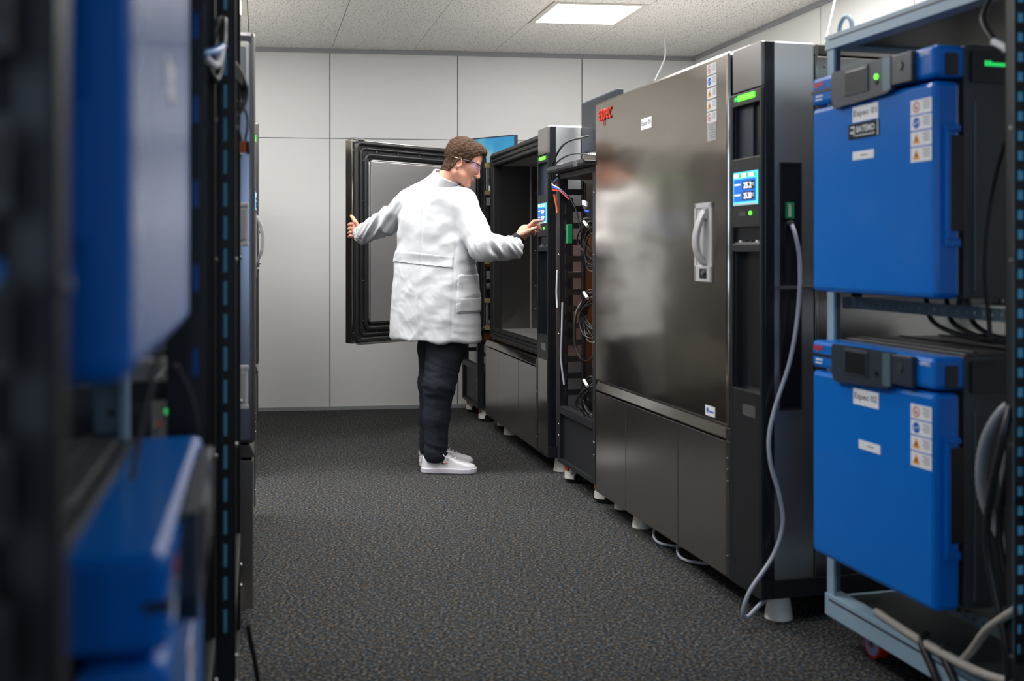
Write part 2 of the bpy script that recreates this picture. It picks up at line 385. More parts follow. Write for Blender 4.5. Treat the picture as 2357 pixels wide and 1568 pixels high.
# ------------------------------------------------------------------ small builders
def face_rect(mb, x, y0, y1, z0, z1, m, t=.0012):
    """thin plate on a front face at depth x, proud by t toward the aisle"""
    mb.box(x - t, x, y0, y1, z0, z1, m)
def disc(mb, x, cy, cz, r, m, t=.0004, r_in=0, n=20):
    if r_in:
        o = [(math.cos(2 * math.pi * i / n), math.sin(2 * math.pi * i / n)) for i in range(n)]
        vs = [(x - t, cy + a * r, cz + b * r) for a, b in o] + [(x - t, cy + a * r_in, cz + b * r_in) for a, b in o]
        mb.add(vs, [(i, (i + 1) % n, n + (i + 1) % n, n + i) for i in range(n)], m)
    else: mb.add([(x - t, cy + math.cos(2 * math.pi * i / n) * r, cz + math.sin(2 * math.pi * i / n) * r) for i in range(n)], [tuple(range(n))], m)
def sticker(parent, x, y, z, kind, w=.078, h=.038, name='warning_sticker'):
    """safety sticker, y / z = its centre"""
    mb = MB(); face_rect(mb, x, y - w / 2, y + w / 2, z - h / 2, z + h / 2, label_w); X = x - .0013
    iy = y + w * .22; r = h * .38
    if kind == 'no':
        disc(mb, X, iy, z, r, ink_red, r_in=r * .74)
        mb.prism([(-r * .85, -.0012), (r * .85, -.0012), (r * .85, .0012), (-r * .85, .0012)], .0003, ink_red, (X, iy, z), (0, -.7071, -.7071), (0, -.7071, .7071))
        disc(mb, X, iy + r * .1, z - r * .1, r * .32, ink, t=.0002, n=8)
    elif kind == 'must':
        disc(mb, X, iy, z, r, ink_blue); disc(mb, X, iy - r * .45, z + r * .1, r * .22, label_w, t=.0006, n=10)
        disc(mb, X, iy + r * .45, z - r * .1, r * .22, label_w, t=.0006, n=10)
    else:
        for s, m, t in ((1.05, ink_or, .0003), (.42, ink, .0006)):
            mb.add([(X - t, iy + r * s, z - r * .8 * s), (X - t, iy - r * s, z - r * .8 * s), (X - t, iy, z + r * s)], [(0, 1, 2)], m)
    for k in range(4):
        zz = z + h * .32 - k * h * .16; mb.box(X - .0003, X, y - w * .42, y - w * (.08 + .06 * (k % 2)), zz - .0012, zz + .0012, ink_gr)
    return mb.obj(name, parent)
def label_plate(parent, x, y0, y1, z0, z1, txt, m_bg=label_w, m_tx=ink, name='name_label', th=.7, tw=.88, label=None, **kw):
    mb = MB(); face_rect(mb, x, y0, y1, z0, z1, m_bg)
    if txt: text(mb, txt, (x - .0016, (y0 + y1) / 2, (z0 + z1) / 2), FX, FY, (y1 - y0) * tw, (z1 - z0) * th, m_tx, **kw)
    o = mb.obj(name, parent)
    if label: o['label'] = label
    return o
def screws(mb, pts, axis, r=.006, m=galv):
    for p in pts:
        p = Vector(p); mb.cyl(p, p + Vector(axis) * .004, r, r * .8, m, 8)

# ------------------------------------------------------------------ big steel climate chamber
def chamber(loc, rz, label, number, opened=False, simple=False, screen_on=True, green_ghost=False):
    CW, D, WT = .228, 1.30, 1.656          # column width, depth, total width
    T = thing('climate_chamber', (loc[0], loc[1], 0), rz, label, 'climate chamber')
    zb, zm, zt = .085, .608, 1.915
    # body
    mb = MB()
    if opened:
        x0 = .09; y0, y1 = CW + .02, WT; wall_t = .10
        mb.box(x0, D, y0, y1, zm, zm + .055, steel_low); mb.box(x0, D, y0, y1, zt - .09, zt - .01, steel_low)
        mb.box(x0, D, y0, y0 + .06, zm, zt - .01, steel_low); mb.box(x0, D, y1 - wall_t, y1, zm, zt - .01, steel_low)
        mb.box(D - .1, D, y0, y1, zm, zt, steel_low)
    else:
        mb.box(.085, D, CW + .005, WT, zm - .01, zt - .015, steel_low)
    mb.obj('body', T, .004)
    if opened:
        # cavity liner, gasket frame, shelf rails
        mb = MB(); a, b, c, d = CW + .08, WT - .10, zm + .075, zt - .11
        mb.box(.30, .31, b - .004, b, c, d, steel_in)
        mb.add([(.10, b, c), (1.2, b, c), (1.2, b, d), (.10, b, d)], [(0, 1, 2, 3)], steel_in)
        mb.add([(.10, a, c), (1.2, a, c), (1.2, a, d), (.10, a, d)], [(3, 2, 1, 0)], steel_in)
        mb.add([(1.2, a, c), (1.2, b, c), (1.2, b, d), (1.2, a, d)], [(0, 1, 2, 3)], steel_in)
        mb.add([(.10, a, c), (1.2, a, c), (1.2, b, c), (.10, b, c)], [(0, 1, 2, 3)], steel_in)
        mb.add([(.10, a, d), (1.2, a, d), (1.2, b, d), (.10, b, d)], [(3, 2, 1, 0)], steel_in)
        for zz in (.82, .98, 1.22, 1.40, 1.62): screws(mb, [(.34, b - .001, zz)], (0, -1, 0), .007)
        mb.obj('cavity_liner', T)
        mb = MB()
        for (p, q_, r_, s_) in ((CW + .03, WT - .005, zm + .005, zm + .075), (CW + .03, WT - .005, zt - .11, zt - .02), (CW + .03, CW + .085, zm, zt - .02), (WT - .10, WT - .005, zm, zt - .02)):
            mb.box(.045, .10, p, q_, r_, s_, rubber)
        for off, rr in ((.018, .013), (.05, .009), (.078, .012)):
            yy0, yy1, zz0, zz1 = CW + .035 + off * .5, WT - .01 - off, zm + .012 + off * .8, zt - .025 - off
            mb.tube([(.045, yy0, zz0), (.045, yy1, zz0)], rr, rubber); mb.tube([(.045, yy0, zz1), (.045, yy1, zz1)], rr, rubber)
            mb.tube([(.045, yy1, zz0), (.045, yy1, zz1)], rr, rubber)
        mb.obj('door_gasket', T, .003)
        for zz in (.80, 1.10, 1.60):
            mb = MB(); b = WT - .10
            mb.box(.42, 1.18, b - .022, b - .002, zz - .02, zz + .02, galv); mb.box(.42, 1.18, b - .03, b - .018, zz + .012, zz + .02, galv); mb.box(.42, 1.18, b - .03, b - .018, zz - .02, zz - .012, galv)
            mb.obj('shelf_rail', T, .002)
        for zz in (.80, 1.10):
            mb = MB(); a, b = CW + .10, WT - .12
            mb.box(.42, .435, a, b, zz + .02, zz + .035, galv); mb.box(1.15, 1.165, a, b, zz + .02, zz + .035, galv)
            for k in range(22):
                yy = a + .01 + k * (b - a - .02) / 21; mb.cyl((.42, yy, zz + .03), (1.16, yy, zz + .03), .003, .003, galv, 6, False)
            mb.obj('wire_shelf', T)
        mb = MB(); mb.tube([(.6, .5, 1.2), (.5, .62, 1.16), (.55, .72, 1.22), (.62, .66, 1.28), (.7, .6, 1.2), (.8, .62, 1.12)], .006, red_pl); mb.obj('red_lead', T)
    # lower plinth with three front panels
    mb = MB(); mb.box(.05, D, CW, WT, zb, zm - .04, steel_low); mb.obj('plinth', T, .003)
    mb = MB(); mb.prism([(.0, -.042), (.06, -.042), (.06, -.002), (.016, -.002)], WT - CW - .035, steel, (0, WT, zm), (1, 0, 0), (0, 0, 1)) if True else 0; mb.v = mb.v; mb.box(.0, .05, CW + .005, CW + .035, zm - .045, zm - .002, steel_dk); mb.obj('trim_rail', T, .003)
    for a, b in ((CW + .045, .688), (.694, 1.257), (1.263, WT)):
        mb = MB(); mb.box(.006, .05, a, b, zb, zm - .052, steel_low)
        mb.obj('service_panel', T, .002)
    mb = MB(); mb.box(.002, .05, CW + .006, CW + .042, zb, zm - .046, steel_dk)
    screws(mb, [(.002, CW + .024, zz) for zz in (.50, .46, .42, .16)], (-1, 0, 0), .0035); mb.obj('corner_post', T, .004)
    # column (instrument side)
    c = .16; mb = MB()
    mb.box(.04, .19, .0, CW, .145, 1.904, side_steel)
    mb.obj('column_side', T, .003)
    mb = MB()
    mb.box(0, .047, -.002, CW, .085, .145, black); mb.box(.047, D, -.002, CW, .085, .145, black_mt)
    mb.box(0, .012, 0, .012, .145, 1.755, black); mb.box(0, .012, .21, CW, .145, 1.753, black)
    mb.box(.012, .047, -.002, .006, .145, 1.904, black_gl)
    mb.box(.012, .047, .21, CW, .145, 1.904, black)
    for z0, z1 in ((.145, .754), (1.217, 1.243), (1.30, 1.532), (1.711, 1.753)): mb.box(0, .03, .012, .21, z0, z1, black)
    mb.box(.030, .05, .0, CW, .145, 1.904, black_gl)
    mb.box(.022, .032, .10, .215, 1.52, 1.72, blue_dk)
    mb.obj('column_front', T, .002)
    if opened: mb = MB(); mb.box(-.002, .0, .004, CW - .03, .10, .62, steel); mb.obj('column_plate', T, .001)
    mb = MB(); mb.box(0, .045, .0, CW - .02, 1.757, 1.904, steel_dk if not opened else steel_low); mb.obj('column_cap', T, .003)
    mb = MB()
    for k in range(7): mb.box(-.003, .001, .045 + k * .0175, .0575 + k * .0175, 1.727, 1.745, led_g)
    mb.box(-.002, .001, .172, .19, 1.729, 1.742, led_g2)
    mb.obj('status_light_bar', T)
    # screen with its read-out
    mb = MB(); X = -.002
    mb.box(X, .002, .022, .198, 1.374, 1.486, scr_hd); mb.box(X - .001, X, .034, .192, 1.386, 1.462, scr_bg)
    for zz, tx in ((1.440, '25.2'), (1.405, '25.20')):
        mb.box(X - .002, X, .04, .128, zz - .014, zz + .014, scr_bx); text(mb, tx, (X - .003, .088, zz), FX, FY, .056, .020, scr_tx, bold=.02)
        text(mb, '°C', (X - .003, .050, zz + .002), FX, FY, .014, .010, scr_tx)
        mb.box(X - .002, X, .145, .185, zz + .002, zz + .006, scr_tx)
    for k in range(9): mb.box(X - .002, X, .035 + k * .0175, .047 + k * .0175, 1.468, 1.480, scr_tx if k % 3 else led_g2)
    mb.box(X - .002, X, .03, .19, 1.374, 1.380, label_w)
    mb.obj('touch_screen', T)
    mb = MB(); mb.cyl((0, .075, 1.346), (-.004, .075, 1.346), .007, .006, led_g, 14); mb.obj('power_button', T); mb = MB(); mb.box(-.001, .001, .11, .155, 1.338, 1.352, glass_dk); mb.obj('nameplate', T)
    mb = MB(); mb.box(.012, .03, .014, .208, 1.243, 1.30, black_gl)
    mb.add([(.0, .014, 1.243), (.0, .208, 1.243), (.03, .208, 1.262), (.03, .014, 1.262)], [(0, 1, 2, 3)], panel_grey)
    for k in range(4): mb.box(.008, .016, .04 + k * .04, .055 + k * .04, 1.249, 1.256, white_pl if k in (0, 3) else black)
    mb.obj('socket_tray', T)
    label_plate(T, 0, .04, .13, .670, .708, None, glass_dk, name='socket_plate')
    # side: slot with green connector
    mb = MB()
    mb.box(.064, .144, -.004, .001, .70, .706, black); mb.box(.064, .144, -.004, .001, 1.504, 1.51, black)
    mb.box(.064, .070, -.004, .001, .70, 1.51, black); mb.box(.138, .144, -.004, .001, .70, 1.51, black)
    mb.box(.070, .138, -.0015, .003, .706, 1.504, black_gl)
    mb.obj('cable_slot', T)
    mb = MB(); mb.box(.047, .19, -.005, 0, 1.095, 1.106, galv); mb.obj('slot_crossbar', T, .001)
    mb = MB(); mb.box(.086, .112, -.012, -.001, 1.327, 1.379, green_pl)
    for k in range(6): mb.box(.091, .100, -.0135, -.011, 1.333 + k * .0072, 1.338 + k * .0072, white_pl)
    mb.cyl((.099, -.001, 1.375), (.099, -.015, 1.375), .003, .003, galv, 8); mb.obj('green_connector', T)
    # rear cabinet seen behind the column
    mb = MB(); mb.box(.195, D, .0, CW + .01, .145, 1.862, steel_low); mb.box(.195, D, .004, CW + .01, 1.868, 1.902, white_pl if False else steel)
    mb.box(.195, .203, -.004, 0, .3, 1.902, steel)
    screws(mb, [(.23, -.001, 1.83), (.23, -.001, .4)], (0, -1, 0)); mb.obj('rear_cabinet', T, .002)
    mb = MB(); mb.box(.22, .30, -.003, 0, 1.74, 1.775, glass_dk); [mb.box(.228 + q_ * .013, .237 + q_ * .013, -.0036, -.003, 1.750, 1.764, label_w) for q_ in range(5)]; mb.obj('maker_plate', T)
    mb = MB(); mb.box(.08, 1.0, CW + .02, CW + .17, zt - .015, zt + .025, white_pl); mb.obj('top_duct', T, .004)
    # feet
    for y in (.07, 1.30):
        for x in (.10, 1.15):
            mb = MB(); mb.cyl((x, y, 0), (x, y, .088), .047, .034, white_pl, 24); mb.obj('foot', T)
    mb = MB(); mb.cyl((.12, WT - .06, .012), (.12, WT - .06, .055), .042, .042, white_pl, 20); mb.cyl((.12, WT - .06, 0), (.12, WT - .06, .012), .03, .03, rubber, 16); mb.cyl((.12, WT - .06, .055), (.12, WT - .06, .085), .012, .012, galv, 10)
    mb.box(.075, .085, WT - .07, WT - .05, .05, .065, orange); mb.obj('castor', T, .002)
    # door
    dw = WT - CW - .02; y_h = WT
    if not opened:
        Mx = Matrix()
        mb = MB(); mb.box(.0, .078, y_h - dw, y_h, zm, zt, steel_dk if simple else steel); mb.obj('door_panel', T, .012)
        door = T.children[-1]; door.name = 'door'
        mb = MB(); mb.box(.078, .09, y_h - dw + .01, y_h - .01, zm + .01, zt - .02, rubber); mb.obj('door_gasket', door)
    else:
        ang = math.atan2(-.568, -.823)
        # door frame: X along the width from the hinge, Y = inner -> outer face
        dx = Vector((math.cos(ang), math.sin(ang), 0)); nin = Vector((.568, -.823, 0)).normalized()
        M = Matrix(((dx.x, -nin.x, 0, .03), (dx.y, -nin.y, 0, WT + .02), (0, 0, 1, 0), (0, 0, 0, 1)))
        L_ = 1.195; z0, z1 = .645, 1.912
        mb = MB(M); mb.box(0, L_, .035, .10, z0, z1, steel); door = mb.obj('door', T, .006)
        door['label'] = 'open door swung out, black gasket frame around a steel inner panel'
        mb = MB(M)
        for a, b, c_, d_ in ((0.012, L_ - .012, z1 - .115, z1 - .012), (.012, L_ - .012, z0 + .012, z0 + .115), (.012, .115, z0 + .1, z1 - .1), (L_ - .115, L_ - .012, z0 + .1, z1 - .1)):
            mb.box(a, b, .018, .036, c_, d_, black)
        mb.obj('inner_frame', door, .003)
        for off, rr, yy in ((.022, .016, .018), (.055, .010, .016), (.092, .014, .014), (.125, .010, .02)):
            mb = MB(M); x0, x1, c_, d_ = off, L_ - off, z0 + off, z1 - off; k = .03
            pts = []
            for cx_, cz_, a0 in ((x1 - k, c_ + k, -90), (x1 - k, d_ - k, 0), (x0 + k, d_ - k, 90), (x0 + k, c_ + k, 180)):
                pts += [(cx_ + k * math.cos(R(a0 + q_ * 22.5)), yy, cz_ + k * math.sin(R(a0 + q_ * 22.5))) for q_ in range(5)]
            mb.tube(pts + [pts[0]], rr, rubber if off != .125 else galv, 8, 1); mb.obj('gasket', door)
        mb = MB(M); mb.box(.125, L_ - .125, -.002, .03, z0 + .13, z1 - .13, steel_in); mb.obj('inner_panel', door, .004)
        mb = MB(M)
        for k in range(7):
            for zz in (z1 - .068, z0 + .068): screws(mb, [(.09 + k * .185, .017, zz)], (0, -1, 0), .005)
        for k in range(5): screws(mb, [(L_ - .075, .017, z0 + .14 + k * .25)], (0, -1, 0), .005)
        mb.obj('frame_screws', door)
        mb = MB(M); mb.box(.3, L_ - .02, -.03, .02, z0 - .004, z0 + .006, galv); mb.obj('drip_tray', door, .002)
        mb = MB(M); mb.box(L_ - .10, L_ - .01, .03, .085, z1, z1 + .012, galv); mb.obj('door_bracket', door)
        for zz in (.78, 1.24, 1.72):
            mb = MB(); mb.cyl((.02, WT + .02, zz - .08), (.02, WT + .02, zz + .08), .012, .012, galv, 12); mb.box(.0, .08, WT - .005, WT + .02, zz + .08, zz + .11, brass); mb.box(.0, .08, WT - .005, WT + .02, zz - .11, zz - .08, brass)
            mb.obj('hinge', T)
    if not opened:
        # handle with plate
        mb = MB(); ya, yb, za, zb_ = .364, .513, 1.108, 1.395
        mb.box(-.006, .001, ya, yb, za, za + .058, grey_pl); mb.box(-.006, .001, ya, yb, zb_ - .02, zb_, grey_pl)
        mb.box(-.006, .001, ya, ya + .016, za, zb_, grey_pl); mb.box(-.006, .001, yb - .016, yb, za, zb_, grey_pl)
        mb.box(-.003, .001, ya + .01, yb - .01, za + .05, zb_ - .015, grey_pl)
        mb.obj('handle_plate', door, .003)
        mb = MB(); n = 12; prof = []
        for k in range(n + 1):
            t = k / n; zz = za + .062 + t * (zb_ - za - .088); xx = -.010 - .030 * math.sin(math.pi * t) ** .8
            yy = ya + .072 + .012 * math.cos(math.pi * t) + (.0 if t > .2 else (.2 - t) * -.1); prof.append((xx, yy, zz))
        wd = .022; vs = []
        for (xx, yy, zz) in prof: vs += [(xx, yy - wd, zz), (xx, yy + wd, zz), (xx + .014, yy + wd, zz), (xx + .014, yy - wd, zz)]
        fs = [(4 * i + k, 4 * i + (k + 1) % 4, 4 * i + 4 + (k + 1) % 4, 4 * i + 4 + k) for i in range(n) for k in range(4)] + [(3, 2, 1, 0), (4 * n, 4 * n + 1, 4 * n + 2, 4 * n + 3)]
        mb.add(vs, fs, grey_pl, True); mb.box(-.014, 0, ya + .035, ya + .055, zb_ - .06, zb_ - .022, grey_pl); mb.obj('handle', door, .003)
        mb = MB(); mb.box(-.008, 0, ya + .04, ya + .1, za + .012, za + .048, black_gl); mb.cyl((-.008, ya + .06, za + .033), (-.016, ya + .06, za + .033), .009, .008, galv, 12); mb.obj('door_lock', door, .002)
    if not opened and not simple:
        mb = MB(); text(mb, 'espec', (-.004, 1.505, 1.836), FX, FY, .165, .078, red_pl, bold=.006, extr=.03, space=1.12, shear=.12); mb.obj('raised_logo', door)
        label_plate(door, 0, .943, 1.059, 1.726, 1.772, number, m_tx=ink, th=.5, bold=.005)
        for k, kd in enumerate(('no', 'must', 'warn', 'warn', 'no')): sticker(door, 0, .372, 1.872 - k * .0432, kd)
        mb = MB(); face_rect(mb, 0, .338, .408, 1.615, 1.678, glass_dk if False else grey_pl)
        for k in range(6): mb.box(-.002, 0, .345, .385 + .003 * (k % 3), 1.624 + k * .009, 1.628 + k * .009, ink_gr)
        mb.obj('engraved_plate', door)
        mb = MB(); face_rect(mb, 0, .346, .426, .627, .663, label_w); disc(mb, -.0013, .405, .647, .009, ink_blue); mb.box(-.0016, 0, .355, .392, .640, .646, ink_blue); mb.obj('inspection_sticker', door)
    return T

aB = math.atan((1178.5 - 525) / 2500); aC = math.atan((1178.5 - 580) / 2500); aL = math.atan((1178.5 - 590) / 2500)
chB = chamber(W(1.675, 3.207, aB), aB, 'big closed stainless steel climate chamber in the right row, red logo on its door', 'Espec 20')
chC = chamber(W(1.575, 5.74, aC), aC, 'stainless steel climate chamber standing open, at which the man in the coat works', '', opened=True)
chL = chamber(W(-.004, 3.543 + 1.656, aL), aL + math.pi, 'nearer steel chamber in the left row, seen edge-on with grey door hinges', '', simple=True)
chL2 = chamber(W(.012, 6.0 + 1.656, aL), aL + math.pi, 'farther steel chamber in the left row, a sliver beside the white wall', '', simple=True)
# hinges of the left chamber on its near side (local y = 1.656)
def hinge_block(T, zc, h=.125):
    mb = MB(); y = 1.656
    mb.box(.022, .066, y - .004, y + .012, zc - h / 2, zc + h / 2, white_pl); mb.box(.028, .054, y + .01, y + .02, zc - h / 2 + .014, zc + h / 2 - .014, grey_pl)
    for sg in (-1, 1): mb.box(.020, .062, y, y + .018, zc + sg * h / 2 - .006, zc + sg * h / 2 + .006, white_pl)
    mb.obj('hinge', T, .002)
mb = MB(); mb.box(.015, .30, 1.656, 1.662, .62, 1.88, mat('bluish_steel', (.40, .43, .52), .24, 1, brushed=(.25, .25, 9))); mb.obj('side_panel', chL, .004)
hinge_block(chL, .79); hinge_block(chL, 1.304)
mb = MB(); mb.box(.02, .12, 1.66, 1.675, 1.745, 1.88, white_pl); mb.box(.03, .055, 1.675, 1.678, 1.76, 1.865, ink_gr); mb.box(.062, .07, 1.675, 1.678, 1.82, 1.865, ink_blue); mb.box(.062, .07, 1.675, 1.678, 1.76, 1.80, ink_blue); mb.obj('cable_port_cover', chL, .003)
mb = MB(); mb.box(.09, .12, 1.656, 1.68, .10, .20, black); mb.cyl((.105, 1.68, .16), (.105, 1.69, .16), .01, .01, galv, 10); mb.obj('floor_bracket', chL)

# ------------------------------------------------------------------ blue bench-top chambers
def blue_chamber(loc, z0, rz, label, title, tags, w=.588, led=True, logo2=False):
    T = thing('test_chamber', (loc[0], loc[1], z0), rz, label, 'test chamber')
    dt = .075; H = .636; dh = .546
    mb = MB(); mb.box(0, dt, 0, w, 0, dh, blue); door = mb.obj('door', T, .014)
    mb = MB(); mb.box(dt - .004, dt + .012, .012, w - .012, .01, dh - .006, rubber); mb.obj('door_gasket', T)
    mb = MB(); mb.box(dt + .012, .66, .004, w - .004, 0, H, body_gr); mb.box(dt + .04, dt + .045, .001, .004, .02, H - .14, bluegrey); mb.obj('cabinet', T, .006)
    mb = MB(); mb.box(dt + .03, .64, .02, w - .02, H, H + .006, panel_grey)
    for k in range(4): mb.box(dt + .06 + k * .14, dt + .075 + k * .14, .03, w - .03, H + .006, H + .010, body_gr)
    mb.obj('top_cover', T, .003)
    mb = MB(); mb.box(.0, dt + .015, 0, w, dh + .008, H, blue); mb.obj('header', T, .012)
    mb = MB(); mb.box(-.002, .02, .455, w + .001, .590, .598, black); mb.obj('header_slit', T)
    mb = MB(); mb.prism([(.16, H - .002), (.445, H - .002), (.452, H - .01), (.452, .555), (.44, .528), (.18, .538), (.16, .548)], .017, blue_dk, (-.016, 0, 0), (0, 1, 0), (0, 0, 1))
    mb.box(-.016, .001, .072, .160, .553, H - .004, blue_dk)
    mb.obj('control_panel', T, .003)
    X = -.016
    mb = MB(); mb.box(X - .003, X + .001, .265, .382, .556, .628, blue_dk); mb.box(X - .004, X - .002, .272, .375, .562, .622, glass_dk if led else black_gl); mb.obj('display', T, .002)
    mb = MB(); mb.box(X - .001, X + .015, .163, .198, .545, H - .004, bluegrey); mb.obj('flap', T)
    if led:
        mb = MB(); mb.cyl((X, .226, .588), (X - .003, .226, .588), .0075, .007, led_g, 14); mb.obj('indicator_light', T)
    mb = MB(); mb.cyl((X, .226, .573), (X - .002, .226, .573), .007, .007, black_gl, 12); mb.cyl((X, .12, .60), (X - .003, .12, .60), .012, .012, body_gr, 12); mb.obj('selector_knob', T)
    mb = MB(); text(mb, 'espec', (-.002, .548, .612), FX, FY, .052, .020, red_pl, bold=.03); mb.obj('logo', T)
    mb = MB(); [mb.box(-.001, 0, .527 + q_ * .0075, .533 + q_ * .0075, .577, .583, ink_white) for q_ in range(5)]; mb.box(-.001, 0, .53, .565, .568, .572, ink_white); mb.obj('model_print', T)
    mb = MB(); text(mb, 'ESPEC', (-.002, .036, H - .018), FX, FY, .042, .010, ink_white, bold=.02); mb.obj('maker_print', T)
    # near side: handle bar in the side of the door, vent, green reflection bars
    for yy, sg in ((0, -1),):
        mb = MB(); mb.box(.026, .038, yy - .012, yy + .002, .15, .42, blue); mb.box(.038, .085, yy - .002, yy + .002, .17, .41, black); mb.box(.026, .07, yy - .008, yy + .002, .13, .15, blue); mb.box(.026, .07, yy - .008, yy + .002, .42, .435, blue); mb.obj('door_handle', door, .004)
    mb = MB(); mb.box(.030, .066, -.003, 0, .56, .615, black); mb.box(.105, .36, -.004, .004, .545, .625, black_gl)
    for k in range(6): mb.box(.033, .063, -.004, -.002, .566 + k * .008, .569 + k * .008, body_gr)
    mb.obj('side_vent', T)
    if led:
        mb = MB(); [mb.box(.142 + q_ * .0105, .150 + q_ * .0105, -.006, -.004, .586, .599 - .004 * (q_ > 1), led_g2) for q_ in range(6)]; mb.obj('green_reflection', T)  # glowing bars stand in for a green sign reflected in the side
    for hz in (.10, .36): mb = MB(); mb.box(.03, .10, w - .001, w + .012, hz, hz + .10, blue); mb.obj('hinge', T, .003)
    for x in (.12, .58):
        for y in (.05, w - .05):
            mb = MB(); mb.cyl((x, y, -.018), (x, y, .002), .018, .014, rubber, 12); mb.obj('foot', T)
    # stickers
    if title:
        t0, t1, tz0, tz1 = tags['name']
        label_plate(door, 0, t0, t1, tz0, tz1, title, th=.5, tw=.9, bold=.012)
    if logo2:
        mb = MB(); face_rect(mb, 0, .238, .384, .434, .476, black_gl, .003)
        text(mb, 'BATEMO', (-.004, .298, .459), FX, FY, .088, .018, ink_white, bold=.02); [mb.box(-.0036, -.003, .256 + q_ * .0155, .268 + q_ * .0155, .4405, .4435, ink_white) for q_ in range(6)]
        for p in ([(.352, .441), (.352, .469), (.372, .469), (.372, .465), (.356, .465), (.356, .441)], [(.358, .449), (.358, .455), (.374, .455), (.374, .449)]):
            mb.add([(-.0036, a, b) for a, b in p], [tuple(range(len(p)))], ink_white)
        mb.box(-.0034, 0, .238, .243, .434, .476, grey_pl); mb.obj('company_sticker', door)
    if 'blank' in tags:
        a, b, c, d = tags['blank']; mb = MB(); face_rect(mb, 0, a, b, c, d, label_w); mb.box(-.0016, 0, a + .03, b - .04, (c + d) / 2 - .002, (c + d) / 2 + .002, ink_gr); mb.obj('small_label', door, .001)
    if 'warn' in tags:
        yc, zc = tags['warn']
        for k, kd in enumerate(('no', 'must', 'warn', 'warn')): sticker(door, 0, yc, zc - k * .0405, kd, .086, .037)
    return T
bA = W(1.70, 2.347, aB)
blue_chamber(bA, 1.10, aB, 'upper blue bench-top test chamber in the pale blue rack at right', 'Espec 01', dict(name=(.242, .366, .480, .524), blank=(.262, .366, .374, .398), warn=(.054, .487)), logo2=True)
blue_chamber(bA, .318, aB, 'lower blue bench-top test chamber in the pale blue rack at right', 'Espec 02', dict(name=(.240, .362, .474, .518), blank=(.232, .335, .353, .378), warn=(.054, .492)), led=False)
bL = W(-.087, .816 + .71, aL)
blue_chamber(bL, 1.125, aL + math.pi, 'upper blurred blue test chamber in the left foreground, pale sheen on its door', None, dict(blank=(.30, .40, .25, .29)), w=.71, led=False)
blue_chamber(W(-.07, .93 + .60, aL), .335, aL + math.pi, 'lower blurred blue test chamber in the left foreground, grey top, red logo', None, dict(blank=(.44, .5, .40, .43), warn=(.30, .45)), w=.60, led=False)

# ------------------------------------------------------------------ racks
def perforated(mb, p0, p1, wv, t, m, pitch=.05, hole=(.022, .016)):
    """strip from p0 to p1 of width vector wv with square holes (rungs between two rails)"""
    p0, p1, wv = Vector(p0), Vector(p1), Vector(wv); A = (p1 - p0); L_ = A.length; A.normalize(); wl = wv.length; wn = wv.normalized(); T = A.cross(wn) * t
    def bx(a0, a1, b0, b1):
        vs = [p0 + A * a + wn * b + T * k for k in (0, 1) for a, b in ((a0, b0), (a1, b0), (a1, b1), (a0, b1))]
        mb.add(vs, [(0, 1, 2, 3), (7, 6, 5, 4), (0, 4, 5, 1), (1, 5, 6, 2), (2, 6, 7, 3), (3, 7, 4, 0)], m)
    e = (wl - hole[1]) / 2; bx(0, L_, 0, e); bx(0, L_, wl - e, wl); k = 0
    while k * pitch < L_: bx(k * pitch, min(L_, k * pitch + pitch - hole[0]), e, wl - e); k += 1

